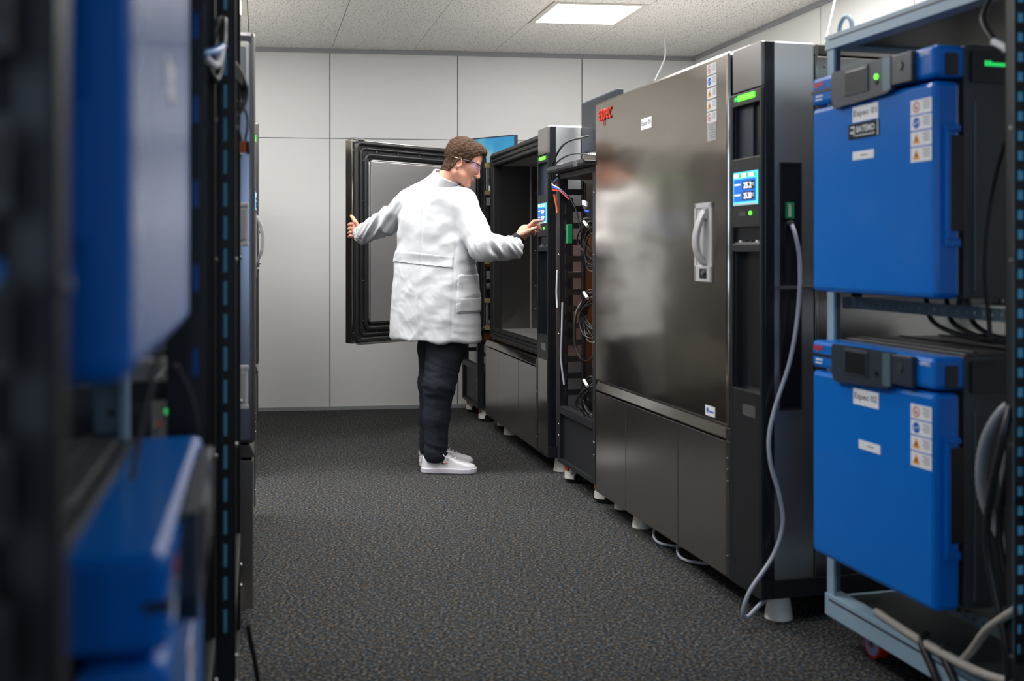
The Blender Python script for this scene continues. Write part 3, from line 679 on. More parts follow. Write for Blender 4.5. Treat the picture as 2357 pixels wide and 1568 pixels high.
def bench_rack(loc, rz, label, w=.82, d=.85, zt=1.88, mirror=False):
    T = thing('steel_rack', (loc[0], loc[1], 0), rz, label, 'rack')
    for x in (0, d - .045):
        for y in (0, w - .04):
            mb = MB(); mb.box(x, x + .010, y, y + .04, .10, zt - .02, ltblue); 
            yy = y if y == 0 else y + .035
            mb.box(x, x + .045, yy, yy + .005, .10, zt - .02, bluegrey)
            for k in range(30): mb.box(x + .018, x + .028, yy - .001, yy + .006, .16 + k * .056, .168 + k * .056, black)
            mb.obj('post', T, .001)
    for z0, z1, nm in ((.105, .171, 'base_beam'), (zt - .045, zt, 'top_beam')):
        for x in (0, d - .05): mb = MB(); mb.box(x - .004, x + .05, -.004, w + .004, z0, z1, ltblue); mb.box(x - .0055, x - .003, .02, w - .02, z1 - .018, z1 - .012, blue_dk); mb.obj(nm, T, .004)
        for y in (0, w - .05): mb = MB(); mb.box(.05, d - .05, y, y + .05, z0, z1 - .01, ltblue); mb.obj(nm, T, .003)
    mb = MB(); mb.box(.02, d - .02, .02, w - .02, zt - .035, zt - .02, body_gr); mb.obj('roof_plate', T)
    mb = MB(); mb.box(.03, d - .03, .03, w - .03, .15, .165, body_gr); mb.obj('floor_plate', T)
    for z in (1.045, .263):
        for x in (.06, .60):
            mb = MB(); perforated(mb, (x, .02, z), (x, w - .02, z), (0, 0, .034), .006, bluegrey, .033, (.010, .010)); mb.obj('shelf_rail', T)
        for y in (.025, w - .03):
            mb = MB(); mb.box(.04, d - .04, y, y + .006, z, z + .034, galv); mb.box(.04, d - .04, min(y, y - .03 if y > .4 else y), y + (.03 if y < .4 else 0) + .006, z, z + .004, galv); mb.obj('shelf_bracket', T)
    for x in (.1, d - .1):
        for y in (.11, w - .11):
            mb = MB(); mb.box(x - .03, x + .03, y - .02, y + .02, .098, .106, galv); mb.prism([(-.03, .1), (.03, .1), (.012, .04), (-.012, .04)], .004, bluegrey, (x, y + .02, 0), (1, 0, 0), (0, 0, 1)); mb.prism([(-.03, .1), (.03, .1), (.012, .04), (-.012, .04)], .004, bluegrey, (x, y - .018, 0), (1, 0, 0), (0, 0, 1))
            c = mb.obj('castor', T)
            mb = MB(); mb.cyl((x - .014, y, .042), (x + .014, y, .042), .042, .042, red_pl, 24); mb.cyl((x - .016, y, .042), (x + .016, y, .042), .034, .034, mat('lilac_hub', (.35, .36, .62), .4) if 'lilac_hub' not in MATS else MATS['lilac_hub'], 20); mb.cyl((x - .02, y, .042), (x + .02, y, .042), .01, .01, galv, 10); mb.obj('wheel', c)
    mb = MB(); c = Vector((.01, w - .09, zt)); pts = [c + Vector((0, .035 * math.cos(a_), .002 + .04 * math.sin(a_))) for a_ in np.linspace(0, math.pi, 9)]
    mb.tube(pts, .007, ltblue, 10, 3); mb.obj('lifting_eye', T)
    return T
rackA = bench_rack(W(1.78, 2.135, aB), aB, 'pale blue steel rack on castors holding the two blue chambers at right', w=.85)
rackL = bench_rack(W(-.165, .72 + .82, aL), aL + math.pi, 'pale blue steel rack holding the blurred blue chambers at left')
rackL['label'] = 'blurred pale blue steel rack behind the left foreground chambers'

def lev_castor(T, x, y):
    mb = MB(); mb.box(x - .035, x + .035, y - .045, y + .045, .045, .095, white_pl); mb.cyl((x, y, .022), (x, y, .05), .05, .05, white_pl, 20); mb.cyl((x, y, .095), (x, y, .12), .014, .014, galv, 10)
    c = mb.obj('castor', T, .008)
    mb = MB(); mb.cyl((x, y, 0), (x, y, .022), .04, .044, rubber, 18); mb.cyl((x + .01, y - .055, .03), (x + .01, y + .055, .03), .026, .026, rubber, 16); mb.obj('wheel', c)
    mb = MB(); mb.box(x - .040, x - .028, y - .028, y + .028, .062, .084, black)
    for k in range(4): mb.box(x - .044, x - .036, y - .026 + k * .0135, y - .016 + k * .0135, .064, .082, orange)
    mb.obj('adjusting_dial', c)
def cabinet_rack(loc, rz, label, w=.62, d=.9, zt=1.63, fingers='far', top=True):
    T = thing('equipment_rack', (loc[0], loc[1], 0), rz, label, 'equipment rack')
    zb = .12
    for x in (0, d - .05):
        for y in (0, w - .045):
            mb = MB(); mb.box(x, x + .045, y, y + .008, zb, zt, black_mt); mb.box(x, x + .006, y, y + .045, zb, zt, black_mt); mb.box(x, x + .045, y + .037, y + .045, zb, zt, black_mt)
            screws(mb, [(x, y + .022, zz) for zz in (.24, .30, .78, 1.2, 1.5)], (-1, 0, 0), .006); mb.obj('post', T, .002)
    mb = MB(); mb.box(0, d, 0, w, zt - .03, zt, black_mt); mb.obj('top_plate', T, .003)
    mb = MB(); mb.box(.0, .04, .045, w - .045, .36, .40, black_mt); mb.obj('front_rail', T, .002)
    mb = MB(); mb.box(.02, d - .02, .02, w - .02, zb, zb + .24, black_mt); mb.obj('base_box', T, .003)
    mb = MB(); mb.box(.0, d, 0, w, zb - .02, zb, black_mt); mb.obj('base_plate', T)
    for ys in (0.075, w - .082):                                  # finger ducts for the cables
        mb = MB(); mb.box(.11, .118, ys - .012, ys + .02, .42, zt - .04, black_mt)
        k = 0
        while .46 + k * .088 < zt - .08:
            zz = .46 + k * .088; mb.box(.02, .11, ys, ys + .008, zz, zz + .03, black_mt); mb.box(.018, .032, ys, ys + .008, zz - .012, zz + .042, black_mt); k += 1
        mb.obj('cable_duct', T)
    mb = MB(); perforated(mb, (.13, w - .045, .42), (.13, w - .045, zt - .05), (0, -.03, 0), .004, black_mt, .044, (.012, .012)); perforated(mb, (.13, .045, .42), (.13, .045, zt - .05), (0, .03, 0), -.004, black_mt, .044, (.012, .012)); mb.obj('mounting_rail', T)
    for x in (.07, d - .08):
        for y in (.07, w - .07): lev_castor(T, x, y)
    return T
rk = W(1.70, 4.925, aB)
rackB = cabinet_rack(rk, aB, 'open black equipment rack full of cables, between the two big steel chambers')
rackD = cabinet_rack(W(1.56, 7.56, aC), aC, 'black equipment rack against the back wall, behind the open chamber', w=.6, d=.8, zt=1.75)
# left racks (front toward +u)
rackM = cabinet_rack(W(-.045, 3.30, aL), aL + math.pi, 'tall dark slotted equipment rack beside the edge-on steel chamber at left', w=.78, d=.8, zt=2.25)
rackN = cabinet_rack(W(-.085, 2.43, aL), aL + math.pi, 'tall dark equipment rack just beyond the blurred blue chambers at left', w=.74, d=.8, zt=2.25)
rackF = cabinet_rack(W(-.112, .715, aL), aL + math.pi, 'very close blurred black rack at the left edge of the picture', w=.6, d=.8, zt=1.95)
rackR = cabinet_rack(W(1.72, 1.50, aB), aB, 'dark slotted equipment rack cut off by the right edge of the picture', w=.62, d=.8, zt=2.15)
# slotted side plates with pale steel behind
def slot_plate(T, y, x0, x1, z0, z1, pitch, hole, m=black_mt, back=teal_m, sy=1):
    mb = MB(); wv = Vector((x1 - x0, 0, 0)); perforated(mb, (x0, y, z0), (x0, y, z1), wv, .004, m, pitch, hole); mb.obj('slotted_plate', T)
    xc = (x0 + x1) / 2; hw_ = hole[1] * .75; mb = MB(); mb.box(xc - hw_, xc + hw_, y + sy * .006, y + sy * .010, z0, z1, back); mb.obj('back_strip', T)
slot_plate(rackM, .80, .010, .034, .35, 2.1, .073, (.053, .007), sy=-1)
slot_plate(rackN, .755, -.012, .016, .45, 2.0, .125, (.040, .008), back=blue, sy=-1)
slot_plate(rackF, .06, .030, .25, .4, 1.9, .052, (.030, .13), back=bluegrey, sy=-1)
slot_plate(rackR, .553, -.029, .007, .3, 2.1, .044, (.022, .018), sy=1)
for i, (z, hh, m_) in enumerate(((.62, .12, blue_dk), (.85, .16, body_gr), (1.12, .10, blue_dk), (1.32, .16, body_gr), (1.6, .14, blue_dk))):
    T = thing('rack_module', (*W(-.16, 1.79, aL), z), aL + math.pi, 'dark rack-mounted device, %s in the rack beyond the blue chambers at left' % ('lowest', 'second from the bottom', 'middle one', 'second from the top', 'topmost')[i], 'electronics', 'devices in the left rack')
    mb = MB(); mb.box(0, .5, -.50, .0, 0, hh, m_); mb.obj('case', T, .003)
    mb = MB()
    for k in range(5): mb.cyl((0, -.06 - k * .05, hh / 2), (-.004, -.06 - k * .05, hh / 2), .006, .006, (led_g2, galv, orange, galv, galv)[(k + i) % 5], 8)
    mb.obj('sockets', T)

# orange battery modules in the middle rack + connectors
def lw(p): # rack-local point -> world
    return tuple(Matrix.Translation((rk[0], rk[1], 0)) @ Matrix.Rotation(aB, 4, 'Z') @ Vector(p))
oz = [(.60, .16, 'lowest'), (.78, .40, 'tallest, middle'), (1.20, .12, 'topmost')]
for z, hh, wd in oz:
    T = thing('battery_module', lw((.16, .24, z)), aB, 'orange battery module with green sockets in the middle black rack, the %s one' % wd, 'battery module', 'orange modules in the rack')
    mb = MB(); mb.box(0, .45, 0, .28, 0, hh, orange_box); mb.obj('case', T, .004)
    n = max(1, int(hh / .09))
    for k in range(n):
        zz = hh * (k + .5) / n; mb = MB(); mb.box(-.02, 0, .12, .20, zz - .014, zz + .014, green_pl)
        for q_ in range(4): mb.box(-.024, -.018, .13 + q_ * .017, .139 + q_ * .017, zz - .006, zz + .006, white_pl if q_ == 2 else black)
        mb.obj('terminal_block', T)
    mb = MB(); screws(mb, [(0, .02, .02), (0, .26, hh - .02)], (-1, 0, 0)); mb.obj('case_screws', T)
def cable(name, pts, r, m, label, cat='cable', group=None, n=8, ridged=0, sub=6):
    mb = MB(); mb.tube(pts, r, m, n, sub, ridged); o = mb.obj(name); return tag(o, label, cat, group)
for j, (z, nm) in enumerate(((.50, 'lowest'), (.93, 'middle'), (1.28, 'topmost'))):
    mb = MB()
    for k in range(9):
        U = random.uniform; a_ = U(-.03, .03)
        mb.tube([lw((.10 + U(-.02, .02), .07 + U(0, .03), z + .07 + a_)), lw((.01 + U(-.01, .03), .12 + U(0, .09), z + .10 - .01 * k)), lw((.0 + U(-.012, .03), .18 + U(0, .09), z + .03 - .012 * k)), lw((.02 + U(-.01, .03), .15 + U(0, .07), z - .06 - .012 * k)), lw((.08, .06 + U(0, .03), z - .12 + a_))], .0042, cabmat)
    tag(mb.obj('cable_bundle', kind='stuff'), 'thick bundle of black cables looping out of the middle rack, the %s of three' % nm, 'cables', 'black cable bundles in the rack')
    mb = MB(); mb.cyl(lw((-.005, .10, z + .06)), lw((-.005, .16, z + .085)), .008, .008, white_pl, 8); mb.box(0, 0, 0, 0, 0, 0, white_pl)
    tag(mb.obj('cable_marker'), 'white cable sleeve on the %s cable bundle of the middle rack' % nm, 'cable marker', 'cable sleeves in the rack')
cable('curved_cable', [lw((.10, .40, 1.00)), lw((.02, .36, .90)), lw((.01, .34, .74)), lw((.04, .30, .66)), lw((.12, .36, .68))], .008, cabmat, 'black cable curving between the orange modules of the middle rack')
cable('white_cable', [lw((-.006, .60, 1.12)), lw((-.008, .61, 1.0)), lw((-.006, .60, .92))], .005, paper, 'short white cable hanging on the left side of the middle rack')
cable('grey_cable', [lw((.0, .53, .95)), lw((-.01, .51, .8)), lw((-.01, .52, .65)), lw((0, .50, .52))], .005, grey_cab, 'long pale cable hanging inside the middle rack')
# cable tangle on the rack top
for i, (m_, dz, lb) in enumerate(((cabmat, 0, 'black cable falling over the upper left corner of the middle rack'), (paper, .02, 'white cable at the upper left corner of the middle rack'), (ink_blue, .035, 'blue cable at the upper left corner of the middle rack'), (red_pl, .05, 'red cable at the upper left corner of the middle rack'))):
    pts = [lw((.02, .60, 1.63 - dz * .3)), lw((-.03, .615, 1.60 - dz)), lw((-.012, .585 - dz, 1.565 - dz * .6)), lw((.02, .53 - dz, 1.52 - dz * .6))]
    if i == 0: pts += [lw((.05, .46, 1.44)), lw((.08, .42, 1.25))]
    cable('loose_cable', pts, .0042, m_, lb)
cable('monitor_cable', [lw((.12, .45, 1.82)), lw((.0, .50, 1.78)), lw((-.04, .60, 1.66)), lw((-.03, .62, 1.58))], .006, cabmat, 'black cable running from the dark monitor down to the middle rack')
cable('thin_cable', [lw((.12, .30, 1.70)), lw((.02, .40, 1.72)), lw((-.03, .55, 1.68)), lw((-.03, .60, 1.60))], .004, cabmat, 'thin black cable arching over the papers on the middle rack')
cable('orange_lead', [lw((-.03, .58, 1.52)), lw((-.02, .57, 1.46)), lw((-.02, .56, 1.42))], .006, orange, 'short orange lead hanging at the upper left of the middle rack')
mb = MB(); [mb.tube([lw((-.01, .10, 1.44 + k * .008)), lw((-.01, .16, 1.45 + k * .008)), lw((.02, .22, 1.43 + k * .008))], .005, paper) for k in range(3)]
tag(mb.obj('white_cables'), 'flat stack of three white cables near the top of the middle rack', 'cables')
cable('blue_patch_cable', [lw((-.01, .06, 1.41)), lw((-.01, .12, 1.415)), lw((.02, .17, 1.40))], .006, ink_blue, 'short blue patch cable under the white cables in the middle rack')
mb = MB(); mb.M = Matrix.Translation(lw((0, 0, 0))) @ Matrix.Rotation(aB, 4, 'Z')
mb.box(.02, .045, .50, .53, 1.26, 1.36, green_pl); tag(mb.obj('green_terminal', None, .002), 'green terminal block on the left inner side of the middle rack', 'connector')
# tray, papers, monitor on the rack
T = thing('document_tray', lw((-.06, -.02, 1.632)), aB, 'dark metal tray with papers lying on top of the middle black rack', 'tray')
mb = MB(); mb.box(0, .55, .03, .64, 0, .012, black_mt); mb.box(0, .008, .03, .64, 0, .03, body_gr); mb.box(0, .006, .12, .18, .0, .028, label_w); mb.obj('plate', T)
for i, (x, y, a_, lb) in enumerate(((.02, .12, 8, 'sheet of white paper lying front-most on the tray of the middle rack'), (.08, .30, -14, 'second sheet of paper on the tray of the middle rack, turned askew'))):
    mb = MB(Matrix.Translation(lw((-.04 + x, y, 1.664 + i * .002))) @ Matrix.Rotation(aB + R(a_), 4, 'Z')); mb.box(0, .21, 0, .29, 0, .0015, paper)
    for k in range(6): mb.box(.02 + k * .028, .03 + k * .028, .03, .25, .0015, .0018, ink_gr)
    tag(mb.obj('paper_sheet'), lb, 'paper')
def monitor(loc, rz, label, w, z0, z1, on=False):
    T = thing('monitor', (loc[0], loc[1], z0), rz, label, 'monitor'); h = z1 - z0
    mb = MB(); mb.box(0, .035, 0, w, .10, h, blue_dk); mb.obj('housing', T, .006)
    mb = MB()
    if on: mb.box(-.001, .001, .008, w - .008, .108, h - .01, sea_m)
    else: mb.box(-.001, .001, .012, w - .012, .112, h - .012, black_gl)
    mb.obj('screen', T)
    mb = MB(); mb.box(.03, .06, w / 2 - .03, w / 2 + .03, 0, .25, black_mt); mb.box(-.03, .14, w / 2 - .11, w / 2 + .11, 0, .01, black_mt); mb.obj('stand', T, .003)
    return T
sea_m = mat('sea_picture', (.03, .2, .35), .3, emit=.42)
_n = sea_m.node_tree.nodes; _t = _n.new('ShaderNodeTexNoise'); _t.inputs['Scale'].default_value = 5; _t.inputs['Detail'].default_value = 5
_c = _n.new('ShaderNodeTexCoord'); sea_m.node_tree.links.new(_c.outputs['Object'], _t.inputs['Vector']); _r = _n.new('ShaderNodeValToRGB'); sea_m.node_tree.links.new(_t.outputs['Fac'], _r.inputs[0])
_e = _r.color_ramp.elements; _e.new(.5); _e.new(.6)
for _k, (_p, _q) in enumerate(((.3, (.012, .15, .36, 1)), (.48, (.03, .26, .50, 1)), (.58, (.10, .38, .52, 1)), (.68, (.48, .45, .36, 1)))): _e[_k].position = _p; _e[_k].color = _q
sea_m.node_tree.links.new(_r.outputs[0], _n['Principled BSDF'].inputs['Emission Color'])
monitor(lw((.15, .11, 0))[:2], aB, 'dark switched-off monitor standing on the middle black rack', .56, 1.648, 2.02)
monitor((.02, 7.72), R(48), 'monitor showing a blue sea picture above the open steel chamber', .58, 1.755, 2.05, on=True)
# devices and cables in the far rack
for i, (z, hh) in enumerate(((.55, .12), (.75, .2), (1.1, .12), (1.35, .2))):
    x_, y_ = W(1.60, 7.64, aC); T = thing('rack_module', (x_, y_, z), aC, 'device with coloured plugs in the far rack, %s' % ('lowest', 'second from the bottom', 'second from the top', 'topmost')[i], 'electronics', 'devices in the far rack')
    mb = MB(); mb.box(.02, .5, 0, .44, 0, hh, (orange_box, body_gr)[i % 2]); mb.obj('case', T, .003)
    mb = MB()
    for k in range(5): mb.box(.0, .022, .04 + k * .08, .07 + k * .08, hh * .3, hh * .6, (green_pl, ink_red, paper, ink_blue, brass)[(k + i) % 5])
    mb.obj('plugs', T)

# ------------------------------------------------------------------ loose cables
cB = W(1.675, 3.207, aB); MBm = Matrix.Translation((cB[0], cB[1], 0)) @ Matrix.Rotation(aB, 4, 'Z')
def bw(x, y, z): return tuple(MBm @ Vector((x, y, z)))
T = thing('power_cable', bw(.099, -.01, 1.31), 0, 'pale grey cable hanging from the side slot of the big chamber to the floor', 'cable')
Ti = Matrix.Translation(T.location).inverted()
mb = MB(Ti); mb.tube([bw(.101, -.012, 1.310), bw(.103, -.035, 1.27), bw(.118, -.035, 1.19), bw(.114, -.035, 1.04), bw(.085, -.035, .87), bw(.035, -.03, .72), bw(.012, -.03, .62), bw(.018, -.03, .53), bw(.048, -.03, .43), bw(.060, -.03, .335), bw(.025, -.03, .235), bw(-.055, -.03, .13), bw(-.075, -.02, .06), bw(-.05, 0, .035), bw(.0, .02, .06), bw(.06, .05, .085)], .0068, grey_cab, 10); mb.obj('lead', T)
mb = MB(Ti); mb.cyl(bw(.101, -.002, 1.312), bw(.101, -.02, 1.308), .011, .009, galv, 12); mb.obj('plug', T)
for y, lb in ((.75, 'grey cable loop drooping under the big chamber, nearer one'), (1.0, 'grey cable loop drooping under the big chamber, farther one')):
    cable('cable_loop', [bw(.10, y + .10, .08), bw(.06, y + .07, .035), bw(.05, y, .012), bw(.10, y - .08, .012), bw(.2, y - .12, .012)], .006, grey_cab, lb)
for (x, y, X2, Y2, lb) in ((1.98, 6.35, 2.00, 6.2, ''),): pass
def vcord(name, a, b, r, lb, mid=None): return cable(name, [a] + ([mid] if mid else []) + [b], r, paper, lb)
vcord('ceiling_wire', (1.10, 7.85, HC - .001), (1.03, 7.85, 2.45), .006, 'short white cord hanging from the ceiling behind the big chamber door', mid=(1.105, 7.85, 2.62))
vcord('ceiling_wire', (1.55, 4.9, HC - .001), (1.415, 4.9, 2.16), .006, 'white cord running up to the ceiling behind the lifting eye of the pale blue rack')
# near right: hoses and black cables in front of the rack
def r_(u, v, z): x, y = W(u, v, aB); return (x, y, z)
cable('grey_hose', [r_(1.78, 2.10, .90), r_(1.74, 2.16, .84), r_(1.74, 2.22, .74), r_(1.76, 2.24, .62), r_(1.80, 2.2, .5)], .0125, hose_g, 'grey corrugated hose arching beside the lower blue chamber', 'hose', ridged=.15, sub=14)
cable('grey_hose', [r_(1.80, 2.08, .86), r_(1.77, 2.14, .80), r_(1.775, 2.19, .70), r_(1.80, 2.2, .6)], .010, hose_g, 'thinner grey hose beside the corrugated hose at right', 'hose', ridged=.12, sub=14)
cable('beige_hose', [r_(1.80, 2.75, .185), r_(1.79, 2.62, .182), r_(1.775, 2.45, .185), r_(1.76, 2.25, .20), r_(1.76, 2.08, .23)], .012, hose, 'pale hose lying along the base beam of the pale blue rack', 'hose')
cable('beige_hose', [r_(1.78, 2.35, .19), r_(1.76, 2.28, .25), r_(1.73, 2.19, .33), r_(1.70, 2.06, .42)], .010, hose, 'pale hose rising from the base of the pale blue rack', 'hose')
mb = MB()
for k in range(16):
    u0 = 1.74 + random.uniform(-.02, .12); v0 = 2.10 + random.uniform(-.08, .06)
    mb.tube([r_(u0 + .02, v0, 1.0 - k * .015), r_(u0 - .02 + random.uniform(-.02, .02), v0 + random.uniform(-.03, .05), .8), r_(u0 + random.uniform(-.03, .03), v0 + random.uniform(-.02, .08), .55), r_(u0 - .01, v0 + random.uniform(-.03, .06), .3), r_(u0, v0, .12)], .009, cabmat, 6, 4)
tag(mb.obj('cable_bundle', kind='stuff'), 'dense bundle of black cables hanging at the right edge by the rack', 'cables')
for k, lb in ((0, 'left one of the two black cables crossing the base beam at right'), (1, 'right one of the two black cables crossing the base beam at right')):
    cable('floor_cable', [r_(1.80, 2.52 - k * .09, .20), r_(1.772, 2.50 - k * .09, .185), r_(1.765, 2.44 - k * .09, .13), r_(1.76, 2.36 - k * .09, .04), r_(1.74, 2.25 - k * .09, .012)], .011, cabmat, lb)
for k, lb in ((0, 'left one of the black cables sagging between the blue chambers at right'), (1, 'middle one of the black cables sagging between the blue chambers at right'), (2, 'right one of the black cables sagging between the blue chambers at right')):
    v1 = 2.64 - k * .09
    cable('sagging_cable', [r_(1.92, v1 + .05, 1.09), r_(1.90, v1, 1.03), r_(1.90, v1 - .09, 1.0), r_(1.92, v1 - .2, .985), r_(1.9, v1 - .3, .99)], .007, cabmat, lb)
cable('side_cable', [r_(1.82, 2.20, 1.56), r_(1.84, 2.3, 1.40), r_(1.83, 2.325, 1.20), r_(1.84, 2.32, 1.0)], .006, cabmat, 'thin black cable running down the grey side of the upper blue chamber')
cable('top_cable', [r_(1.79, 2.25, 1.84), r_(1.76, 2.245, 1.78), r_(1.755, 2.20, 1.72), r_(1.75, 2.15, 1.68)], .008, cabmat, 'black cable coming out from under the roof of the pale blue rack')
cable('white_lead', [r_(1.75, 2.195, 1.715), r_(1.75, 2.15, 1.69), r_(1.75, 2.115, 1.655)], .009, paper, 'white lead at the upper right beside the upper blue chamber')
cable('red_lead', [r_(1.75, 2.14, 1.70), r_(1.745, 2.11, 1.675), r_(1.74, 2.07, 1.64)], .005, red_pl, 'red lead at the upper right edge beside the white lead')
mb = MB(Matrix.Translation(r_(1.9, 2.36, 0)) @ Matrix.Rotation(aB, 4, 'Z')); mb.box(0, .4, 0, .30, 1.88, 2.0, black_mt); tag(mb.obj('device_box', None, .005), 'black device box lying on the roof of the pale blue rack', 'device')
T = thing('small_white_box', bw(.25, 1.38, 1.90), aB, 'small white box with a dark slot on top of the big chamber', 'device')
mb = MB(); mb.box(0, .2, 0, .22, 0, .055, white_pl); mb.obj('case', T, .004); mb = MB(); mb.box(-.002, 0, .16, .18, .015, .04, black); mb.obj('slot', T)
# left side: cables
def l_(u, v, z): x, y = W(u, v, aL); return (x, y, z)
mb = MB()
for k in range(5):
    mb.tube([l_(-.10, 2.55 + .01 * k, 1.70), l_(-.045, 2.62, 1.655 - .008 * k), l_(-.022 - .003 * k, 2.66, 1.60), l_(-.035, 2.64, 1.55), l_(-.06, 2.62, 1.53)], .0045, cabmat)
tag(mb.obj('cable_bundle', kind='stuff'), 'knot of black cables hanging out of the dark left rack near its top', 'cables')
T = thing('hanging_connector', l_(-.028, 2.66, 1.56), 0, 'orange connector hanging on two black wires from the left rack', 'connector')
mb = MB(Matrix.Translation(T.location).inverted()); mb.tube([l_(-.034, 2.64, 1.575), l_(-.020, 2.66, 1.53), l_(-.026, 2.66, 1.48)], .003, cabmat); mb.tube([l_(-.044, 2.64, 1.575), l_(-.044, 2.66, 1.53), l_(-.034, 2.66, 1.48)], .003, cabmat); mb.obj('wires', T)
mb = MB(Matrix.Translation(T.location).inverted()); p = Vector(l_(-.030, 2.66, 1.48)); mb.cyl(p, p - Vector((0, 0, .026)), .008, .008, orange, 8); mb.cyl(p + Vector((.010, 0, 0)), p + Vector((.012, 0, -.03)), .005, .005, black, 8); mb.obj('plug', T)
cable('blue_cable', [l_(-.20, .50, 1.20), l_(-.17, .52, 1.192), l_(-.15, .545, 1.192), l_(-.135, .56, 1.198), l_(-.125, .575, 1.212)], .0052, blue_cab, 'bright blue cable curving across the blurred black rack at the left edge')
for k, (a_, m_, lb) in enumerate(((.0, blue_cab, 'blue cable plug cluster high in the dark left rack'), (.03, paper, 'pale cable high in the dark left rack'), (.06, cabmat, 'black cable crossing high in the dark left rack'))):
    cable('rack_cable', [l_(-.12, 2.2 + a_, 1.60 + a_), l_(-.08, 2.3, 1.63 - a_), l_(-.07, 2.42, 1.66 + a_), l_(-.1, 2.5, 1.60)], .008, m_, lb)
cable('grey_cable', [l_(-.10, 1.30, 1.14), l_(-.115, 1.25, 1.06), l_(-.13, 1.22, .975)], .0035, panel_grey, 'grey cable running down between the blurred blue chambers at left')
cable('grey_cable', [l_(-.11, 1.60, 1.06), l_(-.09, 1.64, 1.0), l_(-.08, 1.70, .9), l_(-.08, 1.74, .8)], .004, panel_grey, 'grey cable bundle hanging beyond the blurred blue chambers at left')
cable('black_floor_cable', [l_(-.02, 2.6, .35), l_(.005, 2.62, .2), l_(.012, 2.58, .06), l_(.02, 2.5, .012)], .006, cabmat, 'black cable trailing to the carpet at the foot of the left rack')

#PERSON#
# ------------------------------------------------------------------ the man in the coat (distance fields -> meshes)
def grid(lo, hi, h):
    ax = [np.arange(lo[i], hi[i] + h, h, dtype=np.float32) for i in range(3)]
    X, Y, Z = np.meshgrid(*ax, indexing='ij'); return np.stack([X, Y, Z], -1), ax
def cap(P, a, b, ra, rb=None):
    rb = ra if rb is None else rb
    a = np.array(a, np.float32); b = np.array(b, np.float32); ba = b - a; d = P - a
    t = np.clip((d @ ba) / (ba @ ba), 0, 1); return np.linalg.norm(d - t[..., None] * ba, axis=-1) - (ra + (rb - ra) * t)
def ell(P, c, r, M=None):
    d = P - np.array(c, np.float32)
    if M is not None: d = d @ np.array(M, np.float32)
    r = np.array(r, np.float32); k0 = np.linalg.norm(d / r, axis=-1); k1 = np.linalg.norm(d / (r * r), axis=-1) + 1e-6
    return k0 * (k0 - 1) / k1
def smin(a, b, k):
    h = np.clip(.5 + .5 * (b - a) / k, 0, 1); return b + (a - b) * h - k * h * (1 - h)
def smax(a, b, k): return -smin(-a, -b, k)
def chain(P, pts, rs, k=.02):
    d = None
    for i in range(len(pts) - 1):
        c = cap(P, pts[i], pts[i + 1], rs[i], rs[i + 1]); d = c if d is None else smin(d, c, k)
    return d
def nets(D, ax):
    """surface nets: distance grid -> vertices, quads"""
    s = D < 0; nx, ny, nz = D.shape
    cs = np.zeros((nx - 1, ny - 1, nz - 1), np.int8)
    for i in (0, 1):
        for j in (0, 1):
            for k in (0, 1): cs += s[i:nx - 1 + i, j:ny - 1 + j, k:nz - 1 + k]
    cell = np.argwhere((cs > 0) & (cs < 8)); idx = -np.ones(cs.shape, np.int64); idx[tuple(cell.T)] = np.arange(len(cell))
    acc = np.zeros((len(cell), 3)); cnt = np.zeros(len(cell)); C = [(i, j, k) for i in (0, 1) for j in (0, 1) for k in (0, 1)]
    for a in C:
        for ax_ in range(3):
            if a[ax_]: continue
            b = list(a); b[ax_] = 1
            da = D[tuple((cell + a).T)]; db = D[tuple((cell + b).T)]; m = (da < 0) != (db < 0)
            t = np.where(m, da / np.where(m, da - db, 1), 0); p = np.tile(np.array(a, float), (len(cell), 1)); p[:, ax_] += t
            acc[m] += p[m]; cnt[m] += 1
    V = cell + acc / cnt[:, None]; V = np.stack([ax[i][0] + V[:, i] * (ax[i][1] - ax[i][0]) for i in range(3)], -1)
    Q = []
    for a_ in range(3):
        b, c = (a_ + 1) % 3, (a_ + 2) % 3; sl0 = [slice(None)] * 3; sl1 = [slice(None)] * 3; sl0[a_] = slice(0, -1); sl1[a_] = slice(1, None)
        ch = s[tuple(sl0)] != s[tuple(sl1)]; e = np.argwhere(ch); ok = (e[:, b] > 0) & (e[:, c] > 0) & (e[:, b] < D.shape[b] - 1) & (e[:, c] < D.shape[c] - 1); e = e[ok]
        ins = s[tuple(e.T)]; q = []
        for db, dc in ((1, 1), (0, 1), (0, 0), (1, 0)):
            f = e.copy(); f[:, b] -= db; f[:, c] -= dc; q.append(idx[tuple(f.T)])
        q = np.stack(q, -1); q[~ins] = q[~ins][:, ::-1]; Q.append(q)
    return V, np.concatenate(Q)
def smesh(name, D, ax, m, parent, disp=None, origin=(0, 0, 0), extra=None, smooth_it=1):
    V, Q = nets(D, ax); me = bpy.data.meshes.new(name)
    if disp is not None:
        me.from_pydata(V.tolist(), [], Q.tolist()); me.update(); nr = np.zeros(len(V) * 3, np.float32); me.vertices.foreach_get('normal', nr); nr = nr.reshape(-1, 3)
        V = V + nr * disp(V)[:, None]; me = bpy.data.meshes.new(name)
    V = V - np.array(origin)
    vs, fs = V.tolist(), Q.tolist()
    if extra:
        for ev, ef in extra: b = len(vs); vs += (ev - np.array(origin)).tolist(); fs += (ef + b).tolist()
    me.from_pydata(vs, [], fs); me.materials.append(m); me.polygons.foreach_set('use_smooth', [True] * len(me.polygons)); me.update()
    o = bpy.data.objects.new(name, me); COL.objects.link(o)
    if parent: o.parent = parent
    if smooth_it: md = o.modifiers.new('smooth', 'SMOOTH'); md.iterations = smooth_it; md.factor = .5
    return o
def P_(px, py, Y): return ((px - 1178.5) * Y / 2500, Y, CAMZ - (py - 578) * Y / 2500)
PO = (-.40, 6.08, 0)

